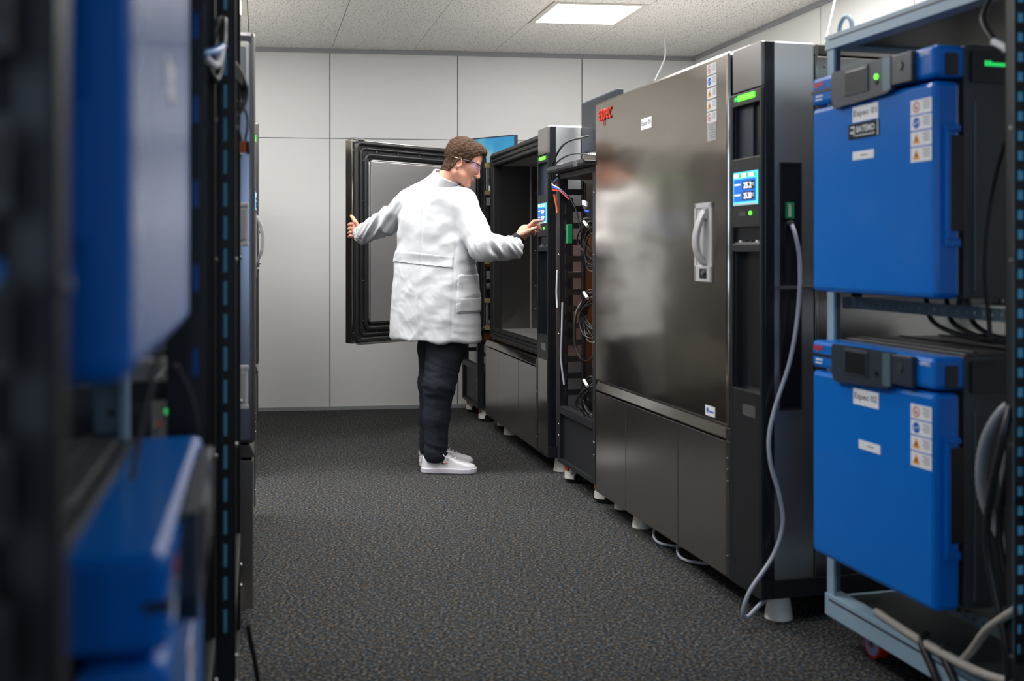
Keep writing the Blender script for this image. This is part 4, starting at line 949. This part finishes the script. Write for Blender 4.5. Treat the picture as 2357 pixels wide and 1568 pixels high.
# ---- head: local frame f (forward), l (toward the camera side), u (up); origin at the ear line
S_ = 420.; ear = np.array(P_(1057, 377, 5.95)); YAW = R(10); PIT = R(26)
yv = np.array((math.cos(YAW), math.sin(YAW), 0)); hf = yv * math.cos(PIT) + np.array((0, 0, -math.sin(PIT))); hu = yv * math.sin(PIT) + np.array((0, 0, math.cos(PIT))); hl = np.cross(hu, hf)  # to his left
HM = np.stack([hf, hl, hu], 1); HO = ear + hl * .076       # centre of the head between the ears
def hw(f, l, u): return HO + HM @ np.array((f, l, u))
Ph, axh = grid(hw(.02, 0, .02) - .165, hw(.02, 0, .02) + .165, .0024)
L_ = ((Ph - HO) @ HM).astype(np.float32)                     # local coordinates of every node
La = L_.copy(); La[..., 1] = np.abs(La[..., 1])
def head_sdf():
    d = ell(La, (.002, 0, .058), (.098, .074, .088))
    d = smin(d, ell(La, (.050, 0, .072), (.062, .064, .068)), .02)
    d = smin(d, ell(La, (.058, 0, .005), (.056, .056, .080)), .02)
    d = smin(d, cap(La, (.012, .052, -.045), (.082, .014, -.076), .018, .017), .028)
    d = smin(d, cap(La, (.040, .030, -.05), (.080, .0, -.06), .03, .022), .02)
    d = smin(d, ell(La, (.100, 0, -.078), (.017, .018, .016)), .016)
    d = smin(d, ell(La, (.074, .040, .006), (.024, .020, .022)), .02)       # cheekbone
    d = smin(d, cap(La, (.098, .010, .052), (.090, .042, .050), .012, .010), .014)  # brow ridge
    d = smax(d, -ell(La, (.118, .032, .028), (.020, .019, .014)), .012)   # eye socket
    d = smin(d, ell(La, (.093, .031, .028), (.013, .014, .011)), .004)
    d = smin(d, cap(La, (.110, 0, .040), (.134, 0, -.008), .008, .0105), .010)
    d = smin(d, ell(La, (.124, .010, -.012), (.011, .008, .008)), .006)
    d = smin(d, ell(La, (.107, 0, -.036), (.014, .022, .006)), .005)
    d = smin(d, ell(La, (.105, 0, -.050), (.013, .019, .0065)), .005)
    d = smax(d, -cap(La, (.124, 0, -.043), (.108, .024, -.045), .0022), .003)
    # ear
    e = ell(La, (-.006, .082, .000), (.019, .013, .032)); e = smax(e, -ell(La, (.000, .094, .003), (.0115, .011, .021)), .003); e = smin(e, ell(La, (.010, .079, -.004), (.006, .006, .008)), .004); e = smin(e, ell(La, (.0, .078, -.028), (.009, .006, .010)), .006)
    d = smin(d, e, .004)
    # neck
    return d
dh = head_sdf()
nk0 = np.array(P_(1022, 432, 6.04)); nk1 = hw(-.015, 0, -.03)
dn = cap(Ph, nk0, nk1, .064, .056); dsk = smin(dh, dn, .022)
# hair: shell over the skull bounded by a hairline
f_, u_ = La[..., 0], La[..., 2]
g = np.interp(f_, [-.12, -.03, -.012, .0, .018, .03, .05, .062, .085, .098, .12], [-.075, -.060, .010, .030, .034, .022, .030, .075, .098, .108, .115]).astype(np.float32)
nz_ = (np.sin(L_[..., 0] * 210 + np.sin(L_[..., 1] * 90) * 2 + np.sin(L_[..., 2] * 160) * 1.5) * np.sin(L_[..., 1] * 230 + L_[..., 2] * 120)) * .0016
th = .004 + .014 * np.clip((u_ - .06) / .08, 0, 1) + .010 * np.clip((f_ - .05) / .05, 0, 1) * np.clip((u_ - .09) / .03, 0, 1)
dhair = smax(dsk - th.astype(np.float32) + nz_.astype(np.float32), (g - u_) * .8, .005)
dhair = smin(dhair, ell(La, (.092, 0, .125), (.026, .045, .014)) + nz_ * 1.5, .012)

# ---- hands
def hand_right(P):
    w0 = P_(1186, 553, 5.99); pc = P_(1210, 535, 6.0); d = cap(P, w0, P_(1200, 543, 6.0), .027, .031)
    d = smin(d, ell(P, P_(1211, 531, 6.0), (.042, .026, .034)), .02)
    for pts, r in (([P_(1217, 521, 5.985), P_(1229, 510, 5.985), P_(1240, 508.5, 6.0), P_(1249, 508.5, 6.015)], .0092),
                   ([P_(1220, 525, 6.0), P_(1233, 515, 6.0), P_(1240, 519, 6.0), P_(1243, 526, 6.0)], .0095),
                   ([P_(1220, 530, 6.018), P_(1232, 522, 6.02), P_(1238, 527, 6.02), P_(1238, 534, 6.02)], .009),
                   ([P_(1217, 536, 6.035), P_(1227, 530, 6.04), P_(1232, 535, 6.04), P_(1230, 541, 6.04)], .008)):
        d = smin(d, chain(P, pts, [r * 1.1, r * 1.05, r, r * .82], .004), .004)
    d = smin(d, chain(P, [P_(1203, 538, 5.97), P_(1216, 532, 5.955), P_(1228, 527, 5.965), P_(1235, 524, 5.975)], [.014, .012, .010, .008], .006), .008)
    return d
def hand_left(P):
    d = cap(P, P_(836, 540, 6.42), P_(826, 535, 6.50), .029, .032)
    d = smin(d, ell(P, P_(821, 530, 6.53), (.030, .034, .040)), .018)
    for k, (y, l) in enumerate(((517, 1), (526, 1.05), (535.5, 1), (544, .85))):
        r = .0098 - .0006 * k
        d = smin(d, chain(P, [P_(818, y, 6.53), P_(808 - l, y - 1, 6.545), P_(804.5 - l, y + 1, 6.585), P_(808, y + 2, 6.625)], [r * 1.1, r * 1.05, r, r * .85], .004), .004)
    d = smin(d, chain(P, [P_(824, 522, 6.50), P_(818, 511, 6.49), P_(812, 502, 6.50), P_(808.5, 497, 6.51)], [.014, .0125, .011, .0085], .006), .008)
    return d
def bbox(pts, m): p = np.array(pts); return p.min(0) - m, p.max(0) + m
ex = []
for fn, pts in ((hand_right, [P_(1180, 560, 5.98), P_(1250, 500, 6.04)]), (hand_left, [P_(842, 548, 6.40), P_(802, 497, 6.64)])):
    lo, hi = bbox(pts, .045); G, ax = grid(lo, hi, .0022); ex.append(nets(fn(G), ax))
# ---- inner body: torso, arms, legs (below the clothes)
sL, sR = P_(958, 470, 6.14), P_(1060, 478, 6.03); eL, wL = P_(893, 508, 6.28), P_(834, 541, 6.43); eR_, wR = P_(1112, 570, 5.90), P_(1188, 552, 5.99)
lo, hi = bbox([(-1.0, 5.8, 0.0), (.08, 6.6, 1.7)], 0); G, ax = grid(lo, hi, .014)
db = ell(G, (-.41, 6.08, 1.32), (.17, .11, .26)); db = smin(db, ell(G, (-.42, 6.08, .98), (.16, .11, .16)), .08)
db = smin(db, cap(G, sL, sR, .055), .05); db = smin(db, cap(G, nk0, nk1, .062, .055), .04)
db = smin(db, chain(G, [sL, eL, wL], [.05, .04, .028]), .03); db = smin(db, chain(G, [sR, eR_, wR], [.05, .04, .028]), .03)
for pts in (([P_(1028, 720, 6.03), P_(1012, 885, 6.0), P_(1003, 1060, 5.99)]), ([P_(1000, 720, 6.16), P_(996, 885, 6.16), P_(988, 1038, 6.17)])):
    db = smin(db, chain(G, pts, [.075, .055, .04]), .03)
ex.append(nets(db, ax))
body = smesh('person', dsk, axh, skin, None, origin=PO, extra=ex, smooth_it=1)
body.location = PO; tag(body, 'young man in a white lab coat and safety glasses reaching to a chamber touch screen', 'person')
smesh('hair', dhair, axh, hair_m, body, origin=PO, smooth_it=0)
def hmesh(name, mbf, m=None, bevel=0):
    mb = MB(); mbf(mb); mb.v = [Vector(hw(*v)) - Vector(PO) for v in mb.v]; return mb.obj(name, body, bevel)
def eyes(mb):
    for s in (-1, 1):
        mb.cyl((.098, s * .031, .0275), (.1045, s * .0315, .027), .0105, .006, ink_white, 14); mb.cyl((.1045, s * .0315, .027), (.1062, s * .0317, .027), .005, .0045, ink, 12)
        mb.tube([(.101, s * .018, .040), (.107, s * .030, .045), (.098, s * .044, .041)], .0022, hair_m, 6, 3)
hmesh('eyes', eyes)
hmesh('lips', lambda mb: [mb.tube([(.106, -.020, -.0432), (.1195, -.008, -.0405), (.1195, .008, -.0405), (.106, .020, -.0432)], .0028, mat('lip', (.50, .17, .14), .45), 6, 3), mb.tube([(.105, -.019, -.046), (.1165, -.008, -.0485), (.1165, .008, -.0485), (.105, .019, -.046)], .003, MATS['lip'], 6, 3)])
# safety glasses: wrap lens, brow bar, temples
def lens(mb):
    n = 14; vs = []
    for i in range(n + 1):
        a = R(-78 + 156 * i / n); f = .052 + .076 * math.cos(a) ** .7; l = .070 * math.sin(a)
        dr = .012 * (1 - abs(math.sin(a)) ** 2)
        vs += [(f, l, .046), (f - .003, l, .012 - dr * (0 if abs(l) < .012 else 1) + (.010 if abs(l) < .012 else 0))]
    mb.add(vs, [(2 * i, 2 * i + 1, 2 * i + 3, 2 * i + 2) for i in range(n)], lens_m, True)
def gframe(mb):
    n = 14; top = []
    for i in range(n + 1):
        a = R(-78 + 156 * i / n); top.append((.053 + .076 * math.cos(a) ** .7, .0705 * math.sin(a), .047))
    mb.tube(top, .0028, frame_m, 6, 2)
    for s in (-1, 1): mb.tube([(.075, s * .071, .046), (.045, s * .077, .038), (.012, s * .080, .030), (-.012, s * .081, .026)], .0038, frame_m, 6, 4); mb.tube([(-.012, s * .081, .026), (-.040, s * .077, .020)], .003, grey_pl, 6, 3); mb.box(.066, .082, s * .071 - .003, s * .071 + .003, .012, .047, lens_m)
gl = hmesh('safety_glasses', gframe); 
ln = hmesh('lens', lens); ln.parent = gl

# ---- lab coat
PSI = R(-24); lat = np.array((math.cos(PSI), math.sin(PSI))); fwd = np.array((-math.sin(PSI), math.cos(PSI)))
ZR = np.array([.66, .72, .92, 1.05, 1.165, 1.26, 1.40, 1.50, 1.55, 1.59, 1.64])
CX = np.array([-.428, -.428, -.428, -.428, -.429, -.432, -.437, -.430, -.422, -.405, -.385])
RA = np.array([.266, .262, .250, .243, .232, .218, .205, .200, .180, .130, .080])
RB = np.array([.200, .196, .185, .172, .160, .150, .142, .132, .118, .095, .065])
def torso(P):
    z = P[..., 2]; cx = np.interp(z, ZR, CX); a = np.interp(z, ZR, RA); b = np.interp(z, ZR, RB)
    X = P[..., 0] - cx; Y = P[..., 1] - 6.085; l = X * lat[0] + Y * lat[1]; f = X * fwd[0] + Y * fwd[1]
    k = (np.abs(l / a) ** 2.3 + np.abs(f / b) ** 2.3) ** (1 / 2.3)
    d = (k - 1) * np.minimum(a, b)
    hem = .722 - (P[..., 0] + .43) * .035 + .004 * np.sin(l * 40)
    d = smax(d, hem - z, .012); return smax(d, z - 1.66, .03)
coatL = [P_(950, 462, 6.14), eL, P_(829, 542, 6.44)]; coatR = [sR, eR_, P_(1190, 569, 5.985)]
def coat_sdf(P):
    d = torso(P)
    d = smin(d, cap(P, P_(956, 459, 6.14), P_(1066, 470, 6.03), .074, .078), .05)
    aL = chain(P, coatL, [.078, .064, .058], .04); aR = chain(P, [P_(1070, 484, 6.02), eR_, P_(1192, 571, 5.985)], [.084, .068, .062], .04)
    # flat cuffs
    for (e, w, s) in ((eL, coatL[2], 0), (eR_, P_(1190, 569, 5.985), 1)):
        n = np.array(w) - np.array(e); n = n / np.linalg.norm(n); pl = ((P - np.array(w, np.float32)) @ n.astype(np.float32)) - (.012 if s else .004)
        hole = cap(P, np.array(w) - n * .03, np.array(w) + n * .2, .052, .052)
        if s: aR = smax(smax(aR, pl, .006), -hole, .004)
        else: aL = smax(smax(aL, pl, .006), -hole, .004)
    d = smin(d, aL, .035); return smin(d, aR, .035)
def collar_sdf(P):
    a = np.array(P_(1012, 440, 6.06)); b = np.array(nk1) + np.array((-.01, 0, 0)); ba = b - a; L = np.linalg.norm(ba); n = ba / L; d = P - a.astype(np.float32); t = d @ n.astype(np.float32)
    r = np.linalg.norm(d - t[..., None] * n.astype(np.float32), axis=-1); rad = .090 - .16 * np.clip(t, 0, .2)
    sh = np.abs(r - rad) - .0055; return smax(sh, np.abs(t - .058) - .040, .005)
def folds(V):
    out = np.zeros(len(V)); V_ = V.copy()
    eR3, eL3 = np.array(eR_), np.array(eL)
    for i, p in enumerate(V_):
        v = Vector(p); l = (p[0] + .43) * lat[0] + (p[1] - 6.085) * lat[1]
        dR = np.linalg.norm(p - eR3); dL = np.linalg.norm(p - eL3)
        onR = max(0, min(1, (p[0] + .245) / .06)) if p[2] > 1.15 else 0
        onL = max(0, min(1, (-.61 - p[0]) / .06)) if p[2] > 1.2 else 0
        tor = 1 - max(onR, onL)
        # long vertical drapes on the back, diagonal pulls toward the right arm
        w1 = noise.noise(Vector((l * 11, p[1] * 2, p[2] * 1.8 + l * 3))); w2 = noise.noise(Vector((l * 9 + p[2] * 9, 3.3, p[2] * 8 - l * 10)))
        w3 = noise.noise(v * 24); r_ = 1 - 2 * abs(noise.noise(Vector((l * 11 + p[2] * 4, p[1] * 6, p[2] * 12))))
        r2 = 1 - 3 * abs(noise.noise(Vector((l * 7 - p[2] * 5, 5.1, p[2] * 4 + l * 4)))); r3 = 1 - 3 * abs(noise.noise(Vector((l * 15 + p[2] * 11, 2.1, p[2] * 15 - l * 8)))); low = 1 if p[2] < 1.12 else .55
        out[i] += tor * (.010 * w1 + .005 * w2 + .001 * w3 + .0035 * max(-.5, r2) * 1.2 + .0016 * max(-.3, r3) * low)
        if onR or onL:
            e = eR3 if onR else eL3; ax3 = np.array((p[0] - e[0], p[1] - e[1], p[2] - e[2])); s_ = p[0] * 1.0 + p[2] * .8 * (1 if onR else -1)
            q = noise.noise(Vector((s_ * 34, p[1] * 10, (p[2] - p[0]) * 6))); q2 = 1 - 2 * abs(noise.noise(Vector((s_ * 22 + 5, p[1] * 8, (p[2] - p[0]) * 4 + 7))))
            near = math.exp(-(np.linalg.norm(ax3) / .14) ** 2)
            out[i] += max(onR, onL) * ((.004 + .010 * near) * q + (.007 + .011 * near) * max(-.6, 1.5 * q2 - .5) + .001 * w3)
        # centre seam with pleat, side seam, arm seam
        if p[1] < 6.1 and tor > .5:
            out[i] -= .007 * math.exp(-((l - (.0 + .004 * math.sin(p[2] * 9))) / .006) ** 2) * (1 if p[2] < 1.5 else .2)
            out[i] -= .004 * math.exp(-((l - .178) / .004) ** 2)
            # waist tuck beside the belt
            out[i] -= .006 * math.exp(-((p[2] - (1.165 - (l) * .03)) / .03) ** 2)
    return out
G, ax = grid((-1.02, 5.80, .66), (.09, 6.60, 1.70), .0085)
dc = coat_sdf(G)
# open neck so that the neck rises out of it
dc = smax(dc, -cap(G, np.array(nk0) - (nk1 - np.array(nk0)) * .1, np.array(nk1) + (nk1 - np.array(nk0)) * .5, .068, .070), .006)
coat = smesh('lab_coat', dc, ax, coat_m, body, disp=folds, origin=PO, smooth_it=1)
md = coat.modifiers.new('sub', 'SUBSURF'); md.levels = 0; md.render_levels = 1
G2, ax2 = grid(np.array(nk0) - np.array((.13, .13, .06)), np.array(nk0) + np.array((.15, .13, .15)), .0035)
smesh('collar', collar_sdf(G2), ax2, coat_m, coat, origin=PO, smooth_it=2)
# belt, pocket, collar fold as thin shells over the coat
def shell(name, lo, hi, region, off=.006, h=.005, m=coat_m):
    G, ax = grid(lo, hi, h); d = torso(G) - off; r = region(G); o = smesh(name, smax(d, r, .002), ax, m, coat, disp=lambda V: folds(V) * .9 + .0, origin=PO, smooth_it=2); return o
def Ll(G): return (G[..., 0] + .43) * lat[0] + (G[..., 1] - 6.085) * lat[1]
shell('half_belt', (-.72, 5.86, 1.10), (-.20, 6.20, 1.24), lambda G: np.maximum(np.maximum(np.abs(G[..., 2] - (1.168 - .10 * (G[..., 0] + .43))) - .033, G[..., 1] - 6.16), Ll(G) - .175), .0045)
def pocket(G): l = Ll(G); return np.maximum(np.maximum(np.abs(G[..., 2] - .985) - .105, .200 - l), G[..., 1] - 6.08)
shell('pocket', (-.40, 5.82, .86), (-.14, 6.12, 1.11), pocket, .005)
shell('pocket', (-.36, 5.82, .86), (-.14, 6.12, 1.0), lambda G: np.maximum(np.maximum(np.abs(G[..., 2] - .925) - .036, .210 - Ll(G)), G[..., 1] - 6.06), .008)
# cuff of the dark shirt at the right wrist
mb = MB(Matrix.Translation(-Vector(PO))); a_, b_2 = Vector(P_(1188, 555, 5.988)), Vector(P_(1196, 546, 5.995)); mb.cyl(a_, b_2, .040, .036, trouser_m, 18); mb.obj('shirt_cuff', body)

# ---- trousers
G, ax = grid((-.60, 5.84, .04), (-.22, 6.32, .86), .0075)
near = chain(G, [P_(1030, 740, 6.03), P_(1026, 800, 6.02), P_(1011, 885, 5.99), P_(1005, 960, 5.985), P_(1003, 1047, 5.985)], [.110, .103, .086, .068, .062], .03)
far = chain(G, [P_(1010, 740, 6.15), P_(1004, 800, 6.16), P_(998, 885, 6.16), P_(992, 960, 6.17), P_(990, 1032, 6.18)], [.105, .098, .080, .066, .060], .03)
near = smax(near, P_(0, 1062, 5.985)[2] - G[..., 2] + .03 * (G[..., 0] + .40), .006); far = smax(far, P_(0, 1044, 6.18)[2] - G[..., 2], .006)
dt_ = smin(near, far, .008)
def tfold(V):
    o = np.zeros(len(V))
    for i, p in enumerate(V):
        k = math.exp(-((p[2] - .52) / .16) ** 2) + .7 * math.exp(-((p[2] - .14) / .08) ** 2)
        q = 1 - 2 * abs(noise.noise(Vector((p[0] * 7, p[1] * 5, p[2] * 30 + p[0] * 9)))); o[i] = .006 * k * q + .005 * noise.noise(Vector((p[0] * 14 + p[2] * 6, p[1] * 9, p[2] * 6)))
    return o
smesh('trousers', dt_, ax, trouser_m, body, disp=tfold, origin=PO, smooth_it=2)

# ---- shoes (toe toward +x)
def shoe(x0, y0, ang, lift=0.0):
    c, s = math.cos(ang), math.sin(ang)
    G, ax = grid((-.02, -.07, -.005), (.33, .07, .145), .003)
    x, y, z = G[..., 0], G[..., 1], G[..., 2]
    hwid = np.interp(x, [-.02, 0, .03, .09, .16, .22, .27, .295, .306, .33], [-.06, .012, .034, .036, .038, .047, .042, .026, .004, -.08]); top = np.interp(x, [-.01, .0, .03, .07, .11, .15, .20, .25, .29, .306], [.06, .086, .098, .092, .105, .098, .070, .055, .044, .030])
    up = smax(smax(np.abs(y) - hwid + .25 * np.clip(z - .02, 0, 1) * .6, z - top, .018), .012 - z, .004); up = smax(up, -ell(G, (.062, 0, .12), (.05, .028, .05)), .006)
    sw = hwid + .006; so = smax(smax(np.abs(y) - sw, z - .030, .005), .001 - z, .003); so = smax(so, np.maximum(x - .306, -.004 - x), .006)
    M = Matrix(((c, -s, 0, x0), (s, c, 0, y0), (0, 0, 1, lift), (0, 0, 0, 1)))
    out = []
    for nm, d, m in (('shoe', up, shoe_m), ('sole', so, sole_m)):
        V, Q = nets(d, ax); V = [(M @ Vector(v)) - Vector(PO) for v in V.tolist()]; me = bpy.data.meshes.new(nm); me.from_pydata([tuple(v) for v in V], [], Q.tolist()); me.materials.append(m); me.polygons.foreach_set('use_smooth', [True] * len(me.polygons))
        o = bpy.data.objects.new(nm, me); COL.objects.link(o); o.parent = body if nm == 'shoe' else out[0]; md = o.modifiers.new('smooth', 'SMOOTH'); md.iterations = 2; out.append(o)
    mb = MB(Matrix.Translation(-Vector(PO)) @ M)
    for k in range(5):
        xx = .125 + k * .020; zz = np.interp(xx, [.11, .15, .20, .25], [.105, .098, .072, .057]) + .004
        mb.tube([(xx, -.024, zz - .012), (xx + .004, -.012, zz), (xx + .004, .012, zz), (xx, .024, zz - .012)], .0028, paper, 6, 3)
    mb.tube([(.13, -.01, .104), (.12, -.035, .112), (.135, -.045, .095), (.15, -.03, .085)], .003, paper, 6, 4); mb.tube([(.13, .0, .106), (.145, -.02, .122), (.165, -.03, .115), (.15, -.01, .10)], .003, paper, 6, 4)
    mb.obj('laces', out[0])
    mb = MB(Matrix.Translation(-Vector(PO)) @ M)
    yy = -.0345; sw_ = [(.112, .060), (.117, .052), (.126, .053), (.150, .064), (.128, .059), (.121, .060), (.117, .066)]
    mb.prism(sw_[:3] + sw_[4:], .003, ink, (0, yy, 0), (1, 0, 0), (0, 0, 1)); mb.prism([(.120, .0535), (.126, .053), (.150, .064), (.126, .0585)], .0045, orange, (0, yy, 0), (1, 0, 0), (0, 0, 1))
    mb.box(-.006, .002, -.011, .011, .066, .088, ink_white); mb.obj('shoe_mark', out[0])
shoe(-.498, 5.985, R(-3)); shoe(-.525, 6.175, R(6))
